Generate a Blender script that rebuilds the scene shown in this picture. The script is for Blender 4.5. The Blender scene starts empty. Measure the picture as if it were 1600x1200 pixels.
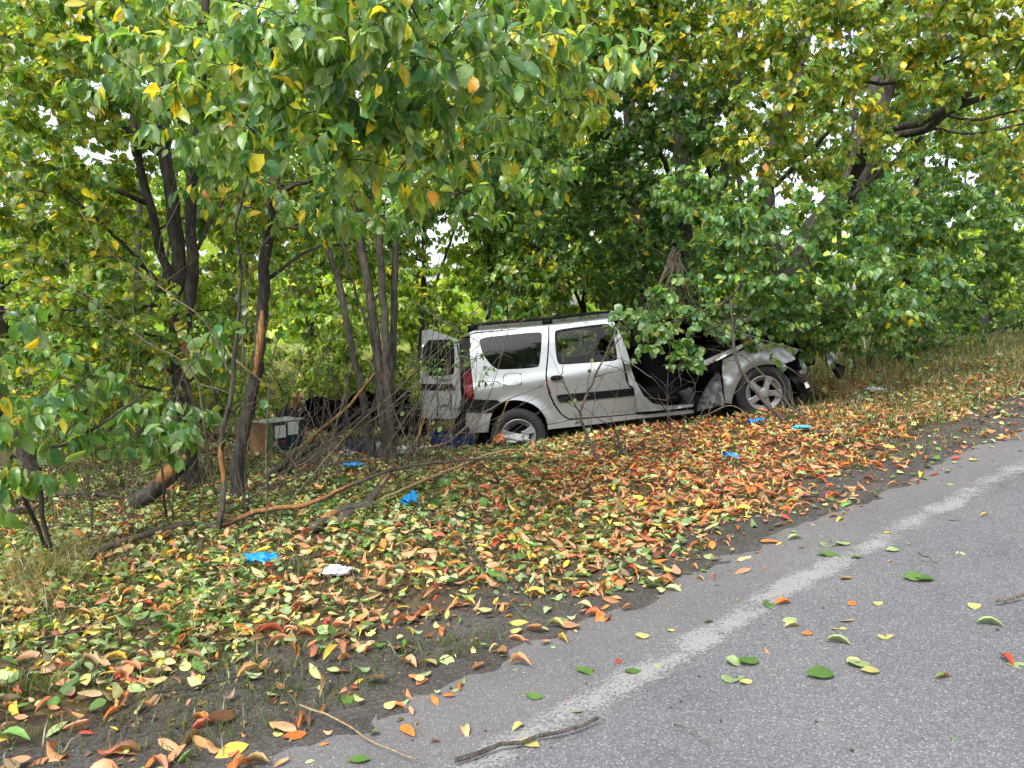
import bpy, bmesh, math, random
import numpy as np
from mathutils import Vector, Matrix
from mathutils.geometry import delaunay_2d_cdt
import mathutils.noise as mn

rng = np.random.default_rng(11)
random.seed(11)
scene = bpy.context.scene
COL = scene.collection
R = math.radians

# ------------------------------------------------------------------ camera, sky, sun, exposure
F = 1209.0                      # focal length in pixels of a 1600 px wide picture
PITCH = math.atan(110 / F)
CAM = np.array([0.0, 0.0, 1.55])
cd = bpy.data.cameras.new('camera')
cam = bpy.data.objects.new('camera', cd)
COL.objects.link(cam)
cd.sensor_width = 36.0
cd.lens = 36.0 * F / 1600.0
cd.clip_start = 0.05
cd.clip_end = 2000
cam.location = CAM
cam.rotation_euler = (math.pi / 2 - PITCH, 0, 0)
scene.camera = cam

SUN_EL, SUN_AZ = R(52), R(205)   # azimuth measured from +Y clockwise
world = bpy.data.worlds.new('World')
scene.world = world
world.use_nodes = True
wn = world.node_tree
bg = wn.nodes['Background']
sky = wn.nodes.new('ShaderNodeTexSky')
sky.sky_type = 'NISHITA'
sky.sun_disc = False
sky.sun_elevation = SUN_EL
sky.sun_rotation = SUN_AZ
sky.air_density = 1.0
sky.dust_density = 3.0
sky.ozone_density = 1.0
hs = wn.nodes.new('ShaderNodeHueSaturation')   # overcast: the blue of the clear sky is mostly gone
hs.inputs['Saturation'].default_value = 0.28
wn.links.new(sky.outputs[0], hs.inputs['Color'])
wn.links.new(hs.outputs[0], bg.inputs['Color'])
bg.inputs['Strength'].default_value = 0.15

sd = bpy.data.lights.new('sun', 'SUN')
sun = bpy.data.objects.new('sun', sd)
COL.objects.link(sun)
sd.energy = 1.5
sd.angle = R(14)
sd.color = (1.0, 0.96, 0.9)
dirv = Vector((math.sin(SUN_AZ) * math.cos(SUN_EL), math.cos(SUN_AZ) * math.cos(SUN_EL), math.sin(SUN_EL)))
sun.rotation_euler = dirv.to_track_quat('Z', 'Y').to_euler()

vs = scene.view_settings
vs.view_transform = 'Standard'
vs.look = 'None'
vs.gamma = 1
vs.use_curve_mapping = False
vs.exposure = 1.22
scene.cycles.max_bounces = 8
scene.cycles.transparent_max_bounces = 12
scene.cycles.use_denoising = True

# ------------------------------------------------------------------ helpers
cP, sP = math.cos(PITCH), math.sin(PITCH)

def P(px, py, d):
    """World point at distance d in front of the camera that the photograph shows at (px, py)."""
    a = (px - 800) / F
    b = (600 - py) / F
    r = np.array([a, cP + b * sP, -sP + b * cP])
    return r * (d / r[1]) + CAM

def project(p):
    """photo pixels and depth of world points (n,3)"""
    q = np.atleast_2d(p) - CAM
    dep = q[:, 1] * cP - q[:, 2] * sP
    up = q[:, 1] * sP + q[:, 2] * cP
    dd = np.maximum(dep, 1e-3)
    return 800 + F * q[:, 0] / dd, 600 - F * up / dd, dep

# terrain: the ground climbs to the right
_tx = np.linspace(-400, 400, 8001)
_sl = np.interp(_tx, [-400, -9, -6, -0.8, 0.3, 4.5, 8, 22, 26, 400], [0, 0, .045, .05, .13, .13, .055, .05, .0, .0])
_tz = np.concatenate([[0], np.cumsum((_sl[1:] + _sl[:-1]) * .5 * (_tx[1] - _tx[0]))])
_tz -= np.interp(0, _tx, _tz)

def H0(x):
    return np.interp(x, _tx, _tz)

def g0(px, py):
    """where the line of sight through (px,py) meets the smooth ground"""
    a = (px - 800) / F
    b = (600 - py) / F
    r = np.array([a, cP + b * sP, -sP + b * cP])
    t = np.concatenate([np.linspace(1.2, 40, 8000), np.linspace(40, 300, 2000)])
    z = CAM[2] + t * r[2]
    h = H0(t * r[0])
    k = np.argmax(z < h)
    return np.array([t[k] * r[0], t[k] * r[1]])

EDGE = np.array([g0(*p) for p in [(500, 1200), (620, 1145), (720, 1090), (850, 1030), (1000, 960), (1090, 917), (1169, 880), (1244, 846), (1300, 822), (1400, 775), (1500, 730), (1600, 685)]])
LINE = np.array([g0(*p) for p in [(745, 1196), (845, 1142), (930, 1094), (1060, 1021), (1150, 966), (1300, 885), (1400, 832), (1500, 779), (1600, 728)]])

def extend(poly, near, far):
    d0 = poly[1] - poly[0]
    d0 = d0 / np.linalg.norm(d0)
    d0 = np.array([.75, .66])
    d1 = poly[-1] - poly[-4]
    d1 = d1 / np.linalg.norm(d1)
    d1 = d1 * .3 + np.array([.80, .60]) * .7
    d1 /= np.linalg.norm(d1)
    return np.vstack([poly[0] - d0 * near, poly, poly[-1] + d1 * 6, poly[-1] + d1 * far])

EDGE = extend(EDGE, 12, 160)
LINE = extend(LINE, 12, 160)

def sdist(x, y, poly=EDGE):
    """signed distance to the asphalt edge, positive on the verge"""
    x = np.asarray(x, float).ravel()
    y = np.asarray(y, float).ravel()
    best = np.full(x.shape, 1e9)
    sg = np.ones(x.shape)
    for a, b in zip(poly[:-1], poly[1:]):
        d = b - a
        L = d @ d
        t = np.clip(((x - a[0]) * d[0] + (y - a[1]) * d[1]) / L, 0, 1)
        ex = x - a[0] - t * d[0]
        ey = y - a[1] - t * d[1]
        D = np.hypot(ex, ey)
        m = D < best
        best = np.where(m, D, best)
        sg = np.where(m, np.sign(d[0] * (y - a[1]) - d[1] * (x - a[0])), sg)
    return best * sg

def smooth(a, b, x):
    t = np.clip((np.asarray(x, float) - a) / (b - a), 0, 1)
    return t * t * (3 - 2 * t)

def vnoise(x, y, f, seed=0.0):
    """cheap smooth noise, about -1..1"""
    x = np.asarray(x, float) * f
    y = np.asarray(y, float) * f
    return (np.sin(1.7 * x + 2.3 * y + seed) + np.sin(-2.9 * x + 1.3 * y + 1.7 * seed + 1) + np.sin(4.1 * x + 3.7 * y + 2.9 * seed + np.sin(2.1 * x - y)) + np.sin(.8 * x - 3.1 * y + seed * .3)) / 2.6

def H(x, y):
    """finished ground height"""
    x = np.asarray(x, float)
    y = np.asarray(y, float)
    s = sdist(x, y).reshape(x.shape)
    m = smooth(.05, 1.0, s)
    z = H0(x) + m * (.03 * vnoise(x, y, .9) + .018 * vnoise(x, y, 2.7, 3))
    z = z + smooth(-.02, .14, s + .07 * vnoise(x, y, 2.2, 5) + .06 * vnoise(x, y, 6, 1) + .04 * vnoise(x, y, 15, 2)) * .026 - .02
    # the hollow the car's tail and underbody sit in
    dip = smooth(8.85, 9.15, y) * (1 - smooth(10.9, 11.6, y)) * smooth(-2.4, -.9, x) * (1 - smooth(3.4, 4.4, x))
    z = z - dip * np.interp(x, [-1, 0, 3.2], [.2, .2, .1])
    return z

def Hs(x, y):
    return float(H(np.array([x]), np.array([y]))[0])

def G(px, py):
    """point of the ground seen at a photograph pixel"""
    x, y = g0(px, py)
    return np.array([x, y, Hs(x, y)])

def props(o, label=None, cat=None, group=None, kind=None):
    if label: o['label'] = label
    if cat: o['category'] = cat
    if group: o['group'] = group
    if kind: o['kind'] = kind
    return o

def link(name, me, parent=None, mat=None):
    o = bpy.data.objects.new(name, me)
    COL.objects.link(o)
    if parent: o.parent = parent
    if mat is not None and me is not None and len(me.materials) == 0:
        me.materials.append(mat)
    return o

def empty(name, loc, label=None, cat=None, group=None, rot=(0, 0, 0)):
    o = bpy.data.objects.new(name, None)
    o.empty_display_size = .2
    COL.objects.link(o)
    o.location = [float(v) for v in loc]
    o.rotation_euler = rot
    return props(o, label, cat, group)

def mesh(name, verts, faces, parent=None, mat=None, smooth_=True, col=None):
    me = bpy.data.meshes.new(name)
    verts = np.asarray(verts, np.float32)
    if isinstance(faces, np.ndarray):
        k = faces.shape[1]
        n = len(faces)
        me.vertices.add(len(verts))
        me.vertices.foreach_set('co', verts.ravel())
        me.loops.add(n * k)
        me.loops.foreach_set('vertex_index', faces.astype(np.int32).ravel())
        me.polygons.add(n)
        me.polygons.foreach_set('loop_start', np.arange(0, n * k, k, dtype=np.int32))
        me.update(calc_edges=True)
        me.validate()
    else:
        me.from_pydata([tuple(map(float, v)) for v in verts], [], faces)
        me.update()
    if smooth_ and len(me.polygons):
        me.polygons.foreach_set('use_smooth', np.ones(len(me.polygons), bool))
    if col is not None:
        a = me.color_attributes.new('Col', 'FLOAT_COLOR', 'POINT')
        c4 = np.ones((len(verts), 4), np.float32)
        c4[:, :3] = col
        a.data.foreach_set('color', c4.ravel())
    return link(name, me, parent, mat)

def catmull(pts, step=.12):
    pts = np.asarray(pts, float)
    if len(pts) == 2:
        n = max(2, int(np.linalg.norm(pts[1] - pts[0]) / step) + 1)
        t = np.linspace(0, 1, n)[:, None]
        return pts[0] * (1 - t) + pts[1] * t
    q = np.vstack([2 * pts[0] - pts[1], pts, 2 * pts[-1] - pts[-2]])
    out = []
    for i in range(1, len(q) - 2):
        p0, p1, p2, p3 = q[i - 1], q[i], q[i + 1], q[i + 2]
        n = max(2, int(np.linalg.norm(p2 - p1) / step) + 1)
        t = np.linspace(0, 1, n, endpoint=False)[:, None]
        out.append(.5 * (2 * p1 + (p2 - p0) * t + (2 * p0 - 5 * p1 + 4 * p2 - p3) * t ** 2 + (3 * p1 - p0 - 3 * p2 + p3) * t ** 3))
    out.append(pts[-1:])
    return np.vstack(out)

def tube(pts, rad, sides=7, bumpy=0.0, tip=False, cap=True):
    """verts, faces (mixed list) of a tapered tube"""
    pts = np.asarray(pts, float)
    n = len(pts)
    rad = np.broadcast_to(np.asarray(rad, float), (n,)) if np.ndim(rad) == 0 else np.asarray(rad, float)
    T = np.gradient(pts, axis=0)
    T /= np.linalg.norm(T, axis=1)[:, None] + 1e-9
    ref = np.array([.31, .17, .93]) if abs(T[:, 2]).mean() < .8 else np.array([1., .2, .1])
    U = np.cross(T, ref)
    U /= np.linalg.norm(U, axis=1)[:, None] + 1e-9
    V = np.cross(T, U)
    a = np.linspace(0, 2 * np.pi, sides, endpoint=False)
    rr = rad[:, None] * np.ones(sides)
    if bumpy:
        rr = rr * (1 + bumpy * rng.uniform(-1, 1, (n, sides)))
    v = pts[:, None, :] + rr[..., None] * (np.cos(a)[None, :, None] * U[:, None, :] + np.sin(a)[None, :, None] * V[:, None, :])
    v = v.reshape(-1, 3)
    f = []
    for i in range(n - 1):
        for j in range(sides):
            f.append((i * sides + j, i * sides + (j + 1) % sides, (i + 1) * sides + (j + 1) % sides, (i + 1) * sides + j))
    if cap:
        f.append(tuple(range(sides))[::-1])
        f.append(tuple((n - 1) * sides + j for j in range(sides)))
    return v, f

class MB:
    def __init__(self):
        self.v = []
        self.f = []
        self.n = 0
    def add(self, v, f):
        self.v.append(np.asarray(v, float))
        self.f += [tuple(i + self.n for i in q) for q in f]
        self.n += len(v)
        return self
    def tube(self, pts, rad, sides=7, bumpy=0, **k):
        return self.add(*tube(pts, rad, sides, bumpy, **k))
    def box(self, c, s, rot=None):
        c = np.asarray(c, float)
        h = np.asarray(s, float) / 2
        v = np.array([[x, y, z] for x in (-1, 1) for y in (-1, 1) for z in (-1, 1)]) * h
        if rot is not None:
            v = v @ np.array(rot).T
        return self.add(v + c, [(0, 1, 3, 2), (4, 6, 7, 5), (0, 4, 5, 1), (2, 3, 7, 6), (0, 2, 6, 4), (1, 5, 7, 3)])
    def build(self, name, parent=None, mat=None, off=(0, 0, 0), smooth_=True):
        return mesh(name, np.vstack(self.v) - np.asarray(off, float), self.f, parent, mat, smooth_)

def bevel(o, w=.01, seg=2):
    m = o.modifiers.new('bevel', 'BEVEL')
    m.width = w
    m.segments = seg
    m.limit_method = 'ANGLE'
    return o

# batch tubes: N poly-lines of K points each
def tubes_batch(Pn, Rn, sides=4):
    N, K, _ = Pn.shape
    T = np.gradient(Pn, axis=1)
    T /= np.linalg.norm(T, axis=2)[..., None] + 1e-9
    ref = np.array([.23, .41, .88])
    U = np.cross(T, ref)
    U /= np.linalg.norm(U, axis=2)[..., None] + 1e-9
    V = np.cross(T, U)
    a = np.linspace(0, 2 * np.pi, sides, endpoint=False)
    v = Pn[:, :, None, :] + Rn[:, :, None, None] * (np.cos(a)[:, None] * U[:, :, None, :] + np.sin(a)[:, None] * V[:, :, None, :])
    base = (np.arange(N) * K * sides)[:, None, None]
    i = (np.arange(K - 1) * sides)[None, :, None]
    j = np.arange(sides)[None, None, :]
    j2 = (j + 1) % sides
    f = np.stack([base + i + j, base + i + j2, base + i + sides + j2, base + i + sides + j], -1).reshape(-1, 4)
    return v.reshape(-1, 3), f

# ------------------------------------------------------------------ materials
def new_mat(name):
    m = bpy.data.materials.new(name)
    m.use_nodes = True
    nt = m.node_tree
    b = nt.nodes['Principled BSDF']
    return m, nt, b

def N(nt, typ, **kw):
    n = nt.nodes.new(typ)
    for k, v in kw.items():
        if k in n.inputs:
            n.inputs[k].default_value = v
        else:
            setattr(n, k, v)
    return n

def ramp(nt, stops, fac):
    r = nt.nodes.new('ShaderNodeValToRGB')
    el = r.color_ramp.elements
    while len(el) > 1:
        el.remove(el[-1])
    el[0].position = stops[0][0]
    el[0].color = (*stops[0][1], 1)
    for p, c in stops[1:]:
        e = el.new(p)
        e.color = (*c, 1)
    nt.links.new(fac, r.inputs[0])
    return r

def simple(name, col, rough=.6, metal=0.0, noise=.0, nscale=20, bump=0.0, spec=.5):
    m, nt, b = new_mat(name)
    b.inputs['Roughness'].default_value = rough
    b.inputs['Metallic'].default_value = metal
    b.inputs['Specular IOR Level'].default_value = spec
    b.inputs['Base Color'].default_value = (*col, 1)
    if noise or bump:
        tc = N(nt, 'ShaderNodeTexCoord')
        nz = N(nt, 'ShaderNodeTexNoise', Scale=nscale, Detail=6.0)
        nt.links.new(tc.outputs['Object'], nz.inputs['Vector'])
        if noise:
            c = np.array(col)
            r = ramp(nt, [(.3, tuple(c * (1 - noise))), (.7, tuple(np.minimum(c * (1 + noise), .95)))], nz.outputs['Fac'])
            nt.links.new(r.outputs[0], b.inputs['Base Color'])
        if bump:
            bp = N(nt, 'ShaderNodeBump', Strength=bump, Distance=.01)
            nt.links.new(nz.outputs['Fac'], bp.inputs['Height'])
            nt.links.new(bp.outputs[0], b.inputs['Normal'])
    return m

def leaf_material(name, use_object_color=False, trans=.45, rough=.42, spec=.5, pale=.0, boost=(1.5, 1.55, .6)):
    m, nt, b = new_mat(name)
    L = nt.links.new
    out = nt.nodes['Material Output']
    if use_object_color:
        src = N(nt, 'ShaderNodeObjectInfo').outputs['Color']
    else:
        at = N(nt, 'ShaderNodeAttribute')
        at.attribute_name = 'Col'
        src = at.outputs['Color']
    tc = N(nt, 'ShaderNodeTexCoord')
    nz = N(nt, 'ShaderNodeTexNoise', Scale=4.5 if use_object_color else 42.0, Detail=5.0)
    L(tc.outputs['Object'], nz.inputs['Vector'])
    vr = ramp(nt, [(.25, (.72, .74, .7)), (.75, (1.22, 1.2, 1.2))], nz.outputs['Fac'])
    mx = N(nt, 'ShaderNodeMix', data_type='RGBA', blend_type='MULTIPLY')
    mx.inputs[0].default_value = 1
    L(src, mx.inputs[6]); L(vr.outputs[0], mx.inputs[7])
    colr = mx.outputs[2]
    if pale:
        ge = N(nt, 'ShaderNodeNewGeometry')
        ad = N(nt, 'ShaderNodeMix', data_type='RGBA')
        mul = N(nt, 'ShaderNodeMath', operation='MULTIPLY')
        mul.inputs[1].default_value = pale
        L(ge.outputs['Backfacing'], mul.inputs[0])
        L(mul.outputs[0], ad.inputs[0]); L(colr, ad.inputs[6])
        ad.inputs[7].default_value = (.33, .38, .24, 1)
        colr = ad.outputs[2]
    L(colr, b.inputs['Base Color'])
    b.inputs['Roughness'].default_value = rough
    b.inputs['Specular IOR Level'].default_value = spec
    tr = N(nt, 'ShaderNodeBsdfTranslucent')
    tm = N(nt, 'ShaderNodeMix', data_type='RGBA', blend_type='MULTIPLY')
    tm.inputs[0].default_value = 1
    L(colr, tm.inputs[6])
    tm.inputs[7].default_value = (*boost, 1)
    L(tm.outputs[2], tr.inputs['Color'])
    ms = N(nt, 'ShaderNodeMixShader')
    ms.inputs[0].default_value = trans
    L(b.outputs[0], ms.inputs[1]); L(tr.outputs[0], ms.inputs[2])
    L(ms.outputs[0], out.inputs['Surface'])
    return m

M = {}
M['leaf'] = leaf_material('leaf_green', trans=.48, rough=.36, spec=.75, pale=.18, boost=(2.1, 2.0, .7))
M['leaf_obj'] = leaf_material('leaf_green_single', True, trans=.48, rough=.36, spec=.75, pale=.18, boost=(2.1, 2.0, .7))
M['fallen'] = leaf_material('fallen_leaf', trans=.15, rough=.5, spec=.4, pale=.25, boost=(1.2, 1.1, .8))
M['fallen_obj'] = leaf_material('fallen_leaf_single', True, trans=.15, rough=.5, spec=.4, pale=.25, boost=(1.2, 1.1, .8))

def bark(name, dark, light, scale=9.0):
    m, nt, b = new_mat(name)
    L = nt.links.new
    tc = N(nt, 'ShaderNodeTexCoord')
    mp = N(nt, 'ShaderNodeMapping')
    mp.inputs['Scale'].default_value = (scale, scale, scale * .35)
    L(tc.outputs['Object'], mp.inputs['Vector'])
    nz = N(nt, 'ShaderNodeTexNoise', Scale=2.4, Detail=9.0, Roughness=.7, Distortion=.6)
    L(mp.outputs[0], nz.inputs['Vector'])
    n2 = N(nt, 'ShaderNodeTexVoronoi', Scale=3.0, feature='DISTANCE_TO_EDGE')
    mp.inputs['Scale'].default_value = (scale, scale, scale * .22)
    L(mp.outputs[0], n2.inputs['Vector'])
    cl = N(nt, 'ShaderNodeMath', operation='MINIMUM'); cl.inputs[1].default_value = .3
    L(n2.outputs['Distance'], cl.inputs[0])
    n3 = N(nt, 'ShaderNodeTexNoise', Scale=3.5, Detail=5.0)
    L(tc.outputs['Object'], n3.inputs['Vector'])
    ad = N(nt, 'ShaderNodeMath', operation='MULTIPLY_ADD'); ad.inputs[1].default_value = .5
    L(cl.outputs[0], ad.inputs[0]); L(nz.outputs['Fac'], ad.inputs[2])
    a3 = N(nt, 'ShaderNodeMath', operation='MULTIPLY_ADD'); a3.inputs[1].default_value = .5; 
    L(n3.outputs['Fac'], a3.inputs[0]); L(ad.outputs[0], a3.inputs[2])
    ad = a3
    r = ramp(nt, [(.66, dark), (.84, tuple(np.array(dark) * .5 + np.array(light) * .5)), (1.0, light)], ad.outputs[0])
    L(r.outputs[0], b.inputs['Base Color'])
    b.inputs['Roughness'].default_value = .85
    bp = N(nt, 'ShaderNodeBump', Strength=1.0, Distance=.03)
    L(ad.outputs[0], bp.inputs['Height']); L(bp.outputs[0], b.inputs['Normal'])
    return m

M['bark'] = bark('bark_dark_cherry', (.018, .016, .014), (.095, .082, .072))
M['bark_grey'] = bark('bark_grey', (.034, .029, .024), (.125, .108, .09))
M['bark_thin'] = bark('bark_thin_stem', (.06, .047, .038), (.2, .165, .13), 22)
M['bare_twig'] = bark('pale_bare_twig', (.13, .10, .075), (.34, .28, .21), 30)
M['wound'] = bark('torn_wood', (.30, .12, .035), (.62, .36, .14), 22)
M['peeled'] = bark('peeled_wood', (.36, .23, .10), (.66, .52, .30), 20)

def ground_material():
    m, nt, b = new_mat('verge_soil')
    L = nt.links.new
    tc = N(nt, 'ShaderNodeTexCoord')
    at = N(nt, 'ShaderNodeAttribute'); at.attribute_name = 'edge'
    af = N(nt, 'ShaderNodeAttribute'); af.attribute_name = 'field'
    n1 = N(nt, 'ShaderNodeTexNoise', Scale=2.5, Detail=8.0, Roughness=.7)
    n2 = N(nt, 'ShaderNodeTexNoise', Scale=55.0, Detail=5.0, Roughness=.7)
    vo = N(nt, 'ShaderNodeTexVoronoi', Scale=85.0)
    vl = N(nt, 'ShaderNodeTexVoronoi', Scale=26.0)
    for n in (n1, n2, vo, vl): L(tc.outputs['Object'], n.inputs['Vector'])
    dirt = ramp(nt, [(.3, (.055, .05, .046)), (.5, (.10, .092, .085)), (.7, (.17, .157, .147))], n2.outputs['Fac'])
    grit = ramp(nt, [(.0, (.3, .29, .28)), (.22, (.22, .21, .2)), (.3, (0, 0, 0))], vo.outputs['Distance'])
    sel = N(nt, 'ShaderNodeMath', operation='GREATER_THAN'); sel.inputs[1].default_value = .8
    sp = N(nt, 'ShaderNodeSeparateColor'); L(vo.outputs['Color'], sp.inputs[0]); L(sp.outputs[0], sel.inputs[0])
    gm = N(nt, 'ShaderNodeMix', data_type='RGBA', blend_type='LIGHTEN')
    L(sel.outputs[0], gm.inputs[0]); L(dirt.outputs[0], gm.inputs[6]); L(grit.outputs[0], gm.inputs[7])
    # litter of old brown leaf scraps
    lit = ramp(nt, [(.0, (.03, .024, .016)), (.3, (.07, .05, .03)), (.55, (.13, .085, .045)), (.75, (.10, .10, .045)), (1.0, (.2, .14, .07))], vl.outputs['Color'])
    mm = N(nt, 'ShaderNodeMix', data_type='RGBA')
    L(at.outputs['Fac'], mm.inputs[0]); L(gm.outputs[2], mm.inputs[6]); L(lit.outputs[0], mm.inputs[7])
    br = ramp(nt, [(.3, (.65, .63, .6)), (.7, (1.2, 1.2, 1.2))], n1.outputs['Fac'])
    mu = N(nt, 'ShaderNodeMix', data_type='RGBA', blend_type='MULTIPLY'); mu.inputs[0].default_value = 1
    L(mm.outputs[2], mu.inputs[6]); L(br.outputs[0], mu.inputs[7])
    fld = ramp(nt, [(.3, (.15, .21, .05)), (.55, (.24, .29, .08)), (.75, (.36, .36, .15))], n1.outputs['Fac'])
    mf = N(nt, 'ShaderNodeMix', data_type='RGBA')
    L(af.outputs['Fac'], mf.inputs[0]); L(mu.outputs[2], mf.inputs[6]); L(fld.outputs[0], mf.inputs[7])
    L(mf.outputs[2], b.inputs['Base Color'])
    b.inputs['Roughness'].default_value = .95
    b.inputs['Specular IOR Level'].default_value = .2
    ad = N(nt, 'ShaderNodeMath', operation='ADD'); L(n2.outputs['Fac'], ad.inputs[0]); L(n1.outputs['Fac'], ad.inputs[1])
    bp = N(nt, 'ShaderNodeBump', Strength=.8, Distance=.03)
    L(ad.outputs[0], bp.inputs['Height']); L(bp.outputs[0], b.inputs['Normal'])
    return m

def asphalt_material():
    m, nt, b = new_mat('worn_asphalt')
    L = nt.links.new
    tc = N(nt, 'ShaderNodeTexCoord')
    at = N(nt, 'ShaderNodeAttribute'); at.attribute_name = 'edge'
    v1 = N(nt, 'ShaderNodeTexVoronoi', Scale=190.0)
    v2 = N(nt, 'ShaderNodeTexVoronoi', Scale=95.0)
    n1 = N(nt, 'ShaderNodeTexNoise', Scale=1.3, Detail=9.0, Roughness=.7)
    n2 = N(nt, 'ShaderNodeTexNoise', Scale=14.0, Detail=7.0, Roughness=.7)
    for n in (v1, v2, n1, n2): L(tc.outputs['Object'], n.inputs['Vector'])
    s1 = N(nt, 'ShaderNodeSeparateColor'); L(v1.outputs['Color'], s1.inputs[0])
    base = ramp(nt, [(.0, (.09, .092, .10)), (.45, (.125, .127, .137)), (.8, (.155, .157, .168)), (.96, (.21, .21, .22)), (1.0, (.32, .32, .33))], s1.outputs[0])
    s2 = N(nt, 'ShaderNodeSeparateColor'); L(v2.outputs['Color'], s2.inputs[0])
    g = N(nt, 'ShaderNodeMath', operation='GREATER_THAN'); g.inputs[1].default_value = .9; L(s2.outputs[1], g.inputs[0])
    st = ramp(nt, [(.0, (.42, .42, .43)), (.25, (.3, .3, .31)), (.36, (0, 0, 0))], v2.outputs['Distance'])
    mx = N(nt, 'ShaderNodeMix', data_type='RGBA', blend_type='LIGHTEN')
    L(g.outputs[0], mx.inputs[0]); L(base.outputs[0], mx.inputs[6]); L(st.outputs[0], mx.inputs[7])
    # dusty shoulder beside the line
    du = N(nt, 'ShaderNodeMix', data_type='RGBA')
    dm = N(nt, 'ShaderNodeMath', operation='MULTIPLY'); 
    r2 = ramp(nt, [(.35, (.35, .35, .35)), (.65, (1, 1, 1))], n2.outputs['Fac'])
    L(at.outputs['Fac'], dm.inputs[0]); L(r2.outputs[0], dm.inputs[1])
    dh = N(nt, 'ShaderNodeMath', operation='MULTIPLY'); dh.inputs[1].default_value = .55; L(dm.outputs[0], dh.inputs[0])
    L(dh.outputs[0], du.inputs[0]); L(mx.outputs[2], du.inputs[6]); du.inputs[7].default_value = (.15, .138, .128, 1)
    br = ramp(nt, [(.25, (.62, .61, .6)), (.42, (.95, .95, .95)), (.7, (1.14, 1.13, 1.11))], n1.outputs['Fac'])
    mu = N(nt, 'ShaderNodeMix', data_type='RGBA', blend_type='MULTIPLY'); mu.inputs[0].default_value = 1
    L(du.outputs[2], mu.inputs[6]); L(br.outputs[0], mu.inputs[7])
    L(mu.outputs[2], b.inputs['Base Color'])
    b.inputs['Roughness'].default_value = .8
    b.inputs['Specular IOR Level'].default_value = .3
    inv = N(nt, 'ShaderNodeMath', operation='SUBTRACT'); inv.inputs[0].default_value = 1; L(v1.outputs['Distance'], inv.inputs[1])
    bp = N(nt, 'ShaderNodeBump', Strength=.45, Distance=.004)
    L(inv.outputs[0], bp.inputs['Height']); L(bp.outputs[0], b.inputs['Normal'])
    return m

def paint_material():
    m, nt, b = new_mat('worn_white_paint')
    L = nt.links.new
    out = nt.nodes['Material Output']
    tc = N(nt, 'ShaderNodeTexCoord')
    at = N(nt, 'ShaderNodeAttribute'); at.attribute_name = 'edge'
    n1 = N(nt, 'ShaderNodeTexNoise', Scale=75.0, Detail=6.0, Roughness=.75)
    n2 = N(nt, 'ShaderNodeTexNoise', Scale=4.0, Detail=6.0, Roughness=.7)
    for n in (n1, n2): L(tc.outputs['Object'], n.inputs['Vector'])
    ad = N(nt, 'ShaderNodeMath', operation='MULTIPLY_ADD'); ad.inputs[1].default_value = .75
    L(n2.outputs['Fac'], ad.inputs[0]); L(n1.outputs['Fac'], ad.inputs[2])
    a2 = N(nt, 'ShaderNodeMath', operation='ADD'); L(ad.outputs[0], a2.inputs[0]); L(at.outputs['Fac'], a2.inputs[1])
    r = ramp(nt, [(.86, (0, 0, 0)), (1.2, (.8, .8, .8))], a2.outputs[0])
    b.inputs['Base Color'].default_value = (.31, .31, .308, 1)
    b.inputs['Roughness'].default_value = .7
    tp = N(nt, 'ShaderNodeBsdfTransparent')
    ms = N(nt, 'ShaderNodeMixShader')
    L(r.outputs[0], ms.inputs[0]); L(tp.outputs[0], ms.inputs[1]); L(b.outputs[0], ms.inputs[2])
    L(ms.outputs[0], out.inputs['Surface'])
    return m

# ------------------------------------------------------------------ ground, road, line
def grid_mesh(name, xs, ys, zf, mat, attrs, kind='structure'):
    X, Y = np.meshgrid(xs, ys)
    Z = zf(X, Y)
    nx, ny = len(xs), len(ys)
    v = np.stack([X, Y, Z], -1).reshape(-1, 3)
    i = np.arange(nx - 1)[None, :] + np.arange(ny - 1)[:, None] * nx
    f = np.stack([i, i + 1, i + nx + 1, i + nx], -1).reshape(-1, 4)
    o = mesh(name, v, f, None, mat)
    for k, fn in attrs.items():
        a = o.data.attributes.new(k, 'FLOAT', 'POINT')
        a.data.foreach_set('value', fn(X, Y).ravel().astype(np.float32))
    o['kind'] = kind
    return o

xs = np.concatenate([-np.geomspace(300, 6.2, 22), np.arange(-6, 9.01, .07), np.geomspace(9.3, 300, 26)])
ys = np.concatenate([-np.geomspace(60, 1.5, 8) + 0.5, np.arange(-.8, 1.4, .3), np.arange(1.5, 11.8, .07), np.geomspace(12, 400, 40)])
grid_mesh('ground', xs, ys, H, ground_material(), {
    'edge': lambda X, Y: smooth(.3, .75, sdist(X, Y) - np.interp(X, [-1.4, 0, .6, 2.4, 4], [.55, .3, 0, .2, .4]).ravel() + .12 * vnoise(X, Y, 1.6, 2).ravel()),
    'field': lambda X, Y: smooth(13, 17, Y - .35 * X).ravel()})

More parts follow.
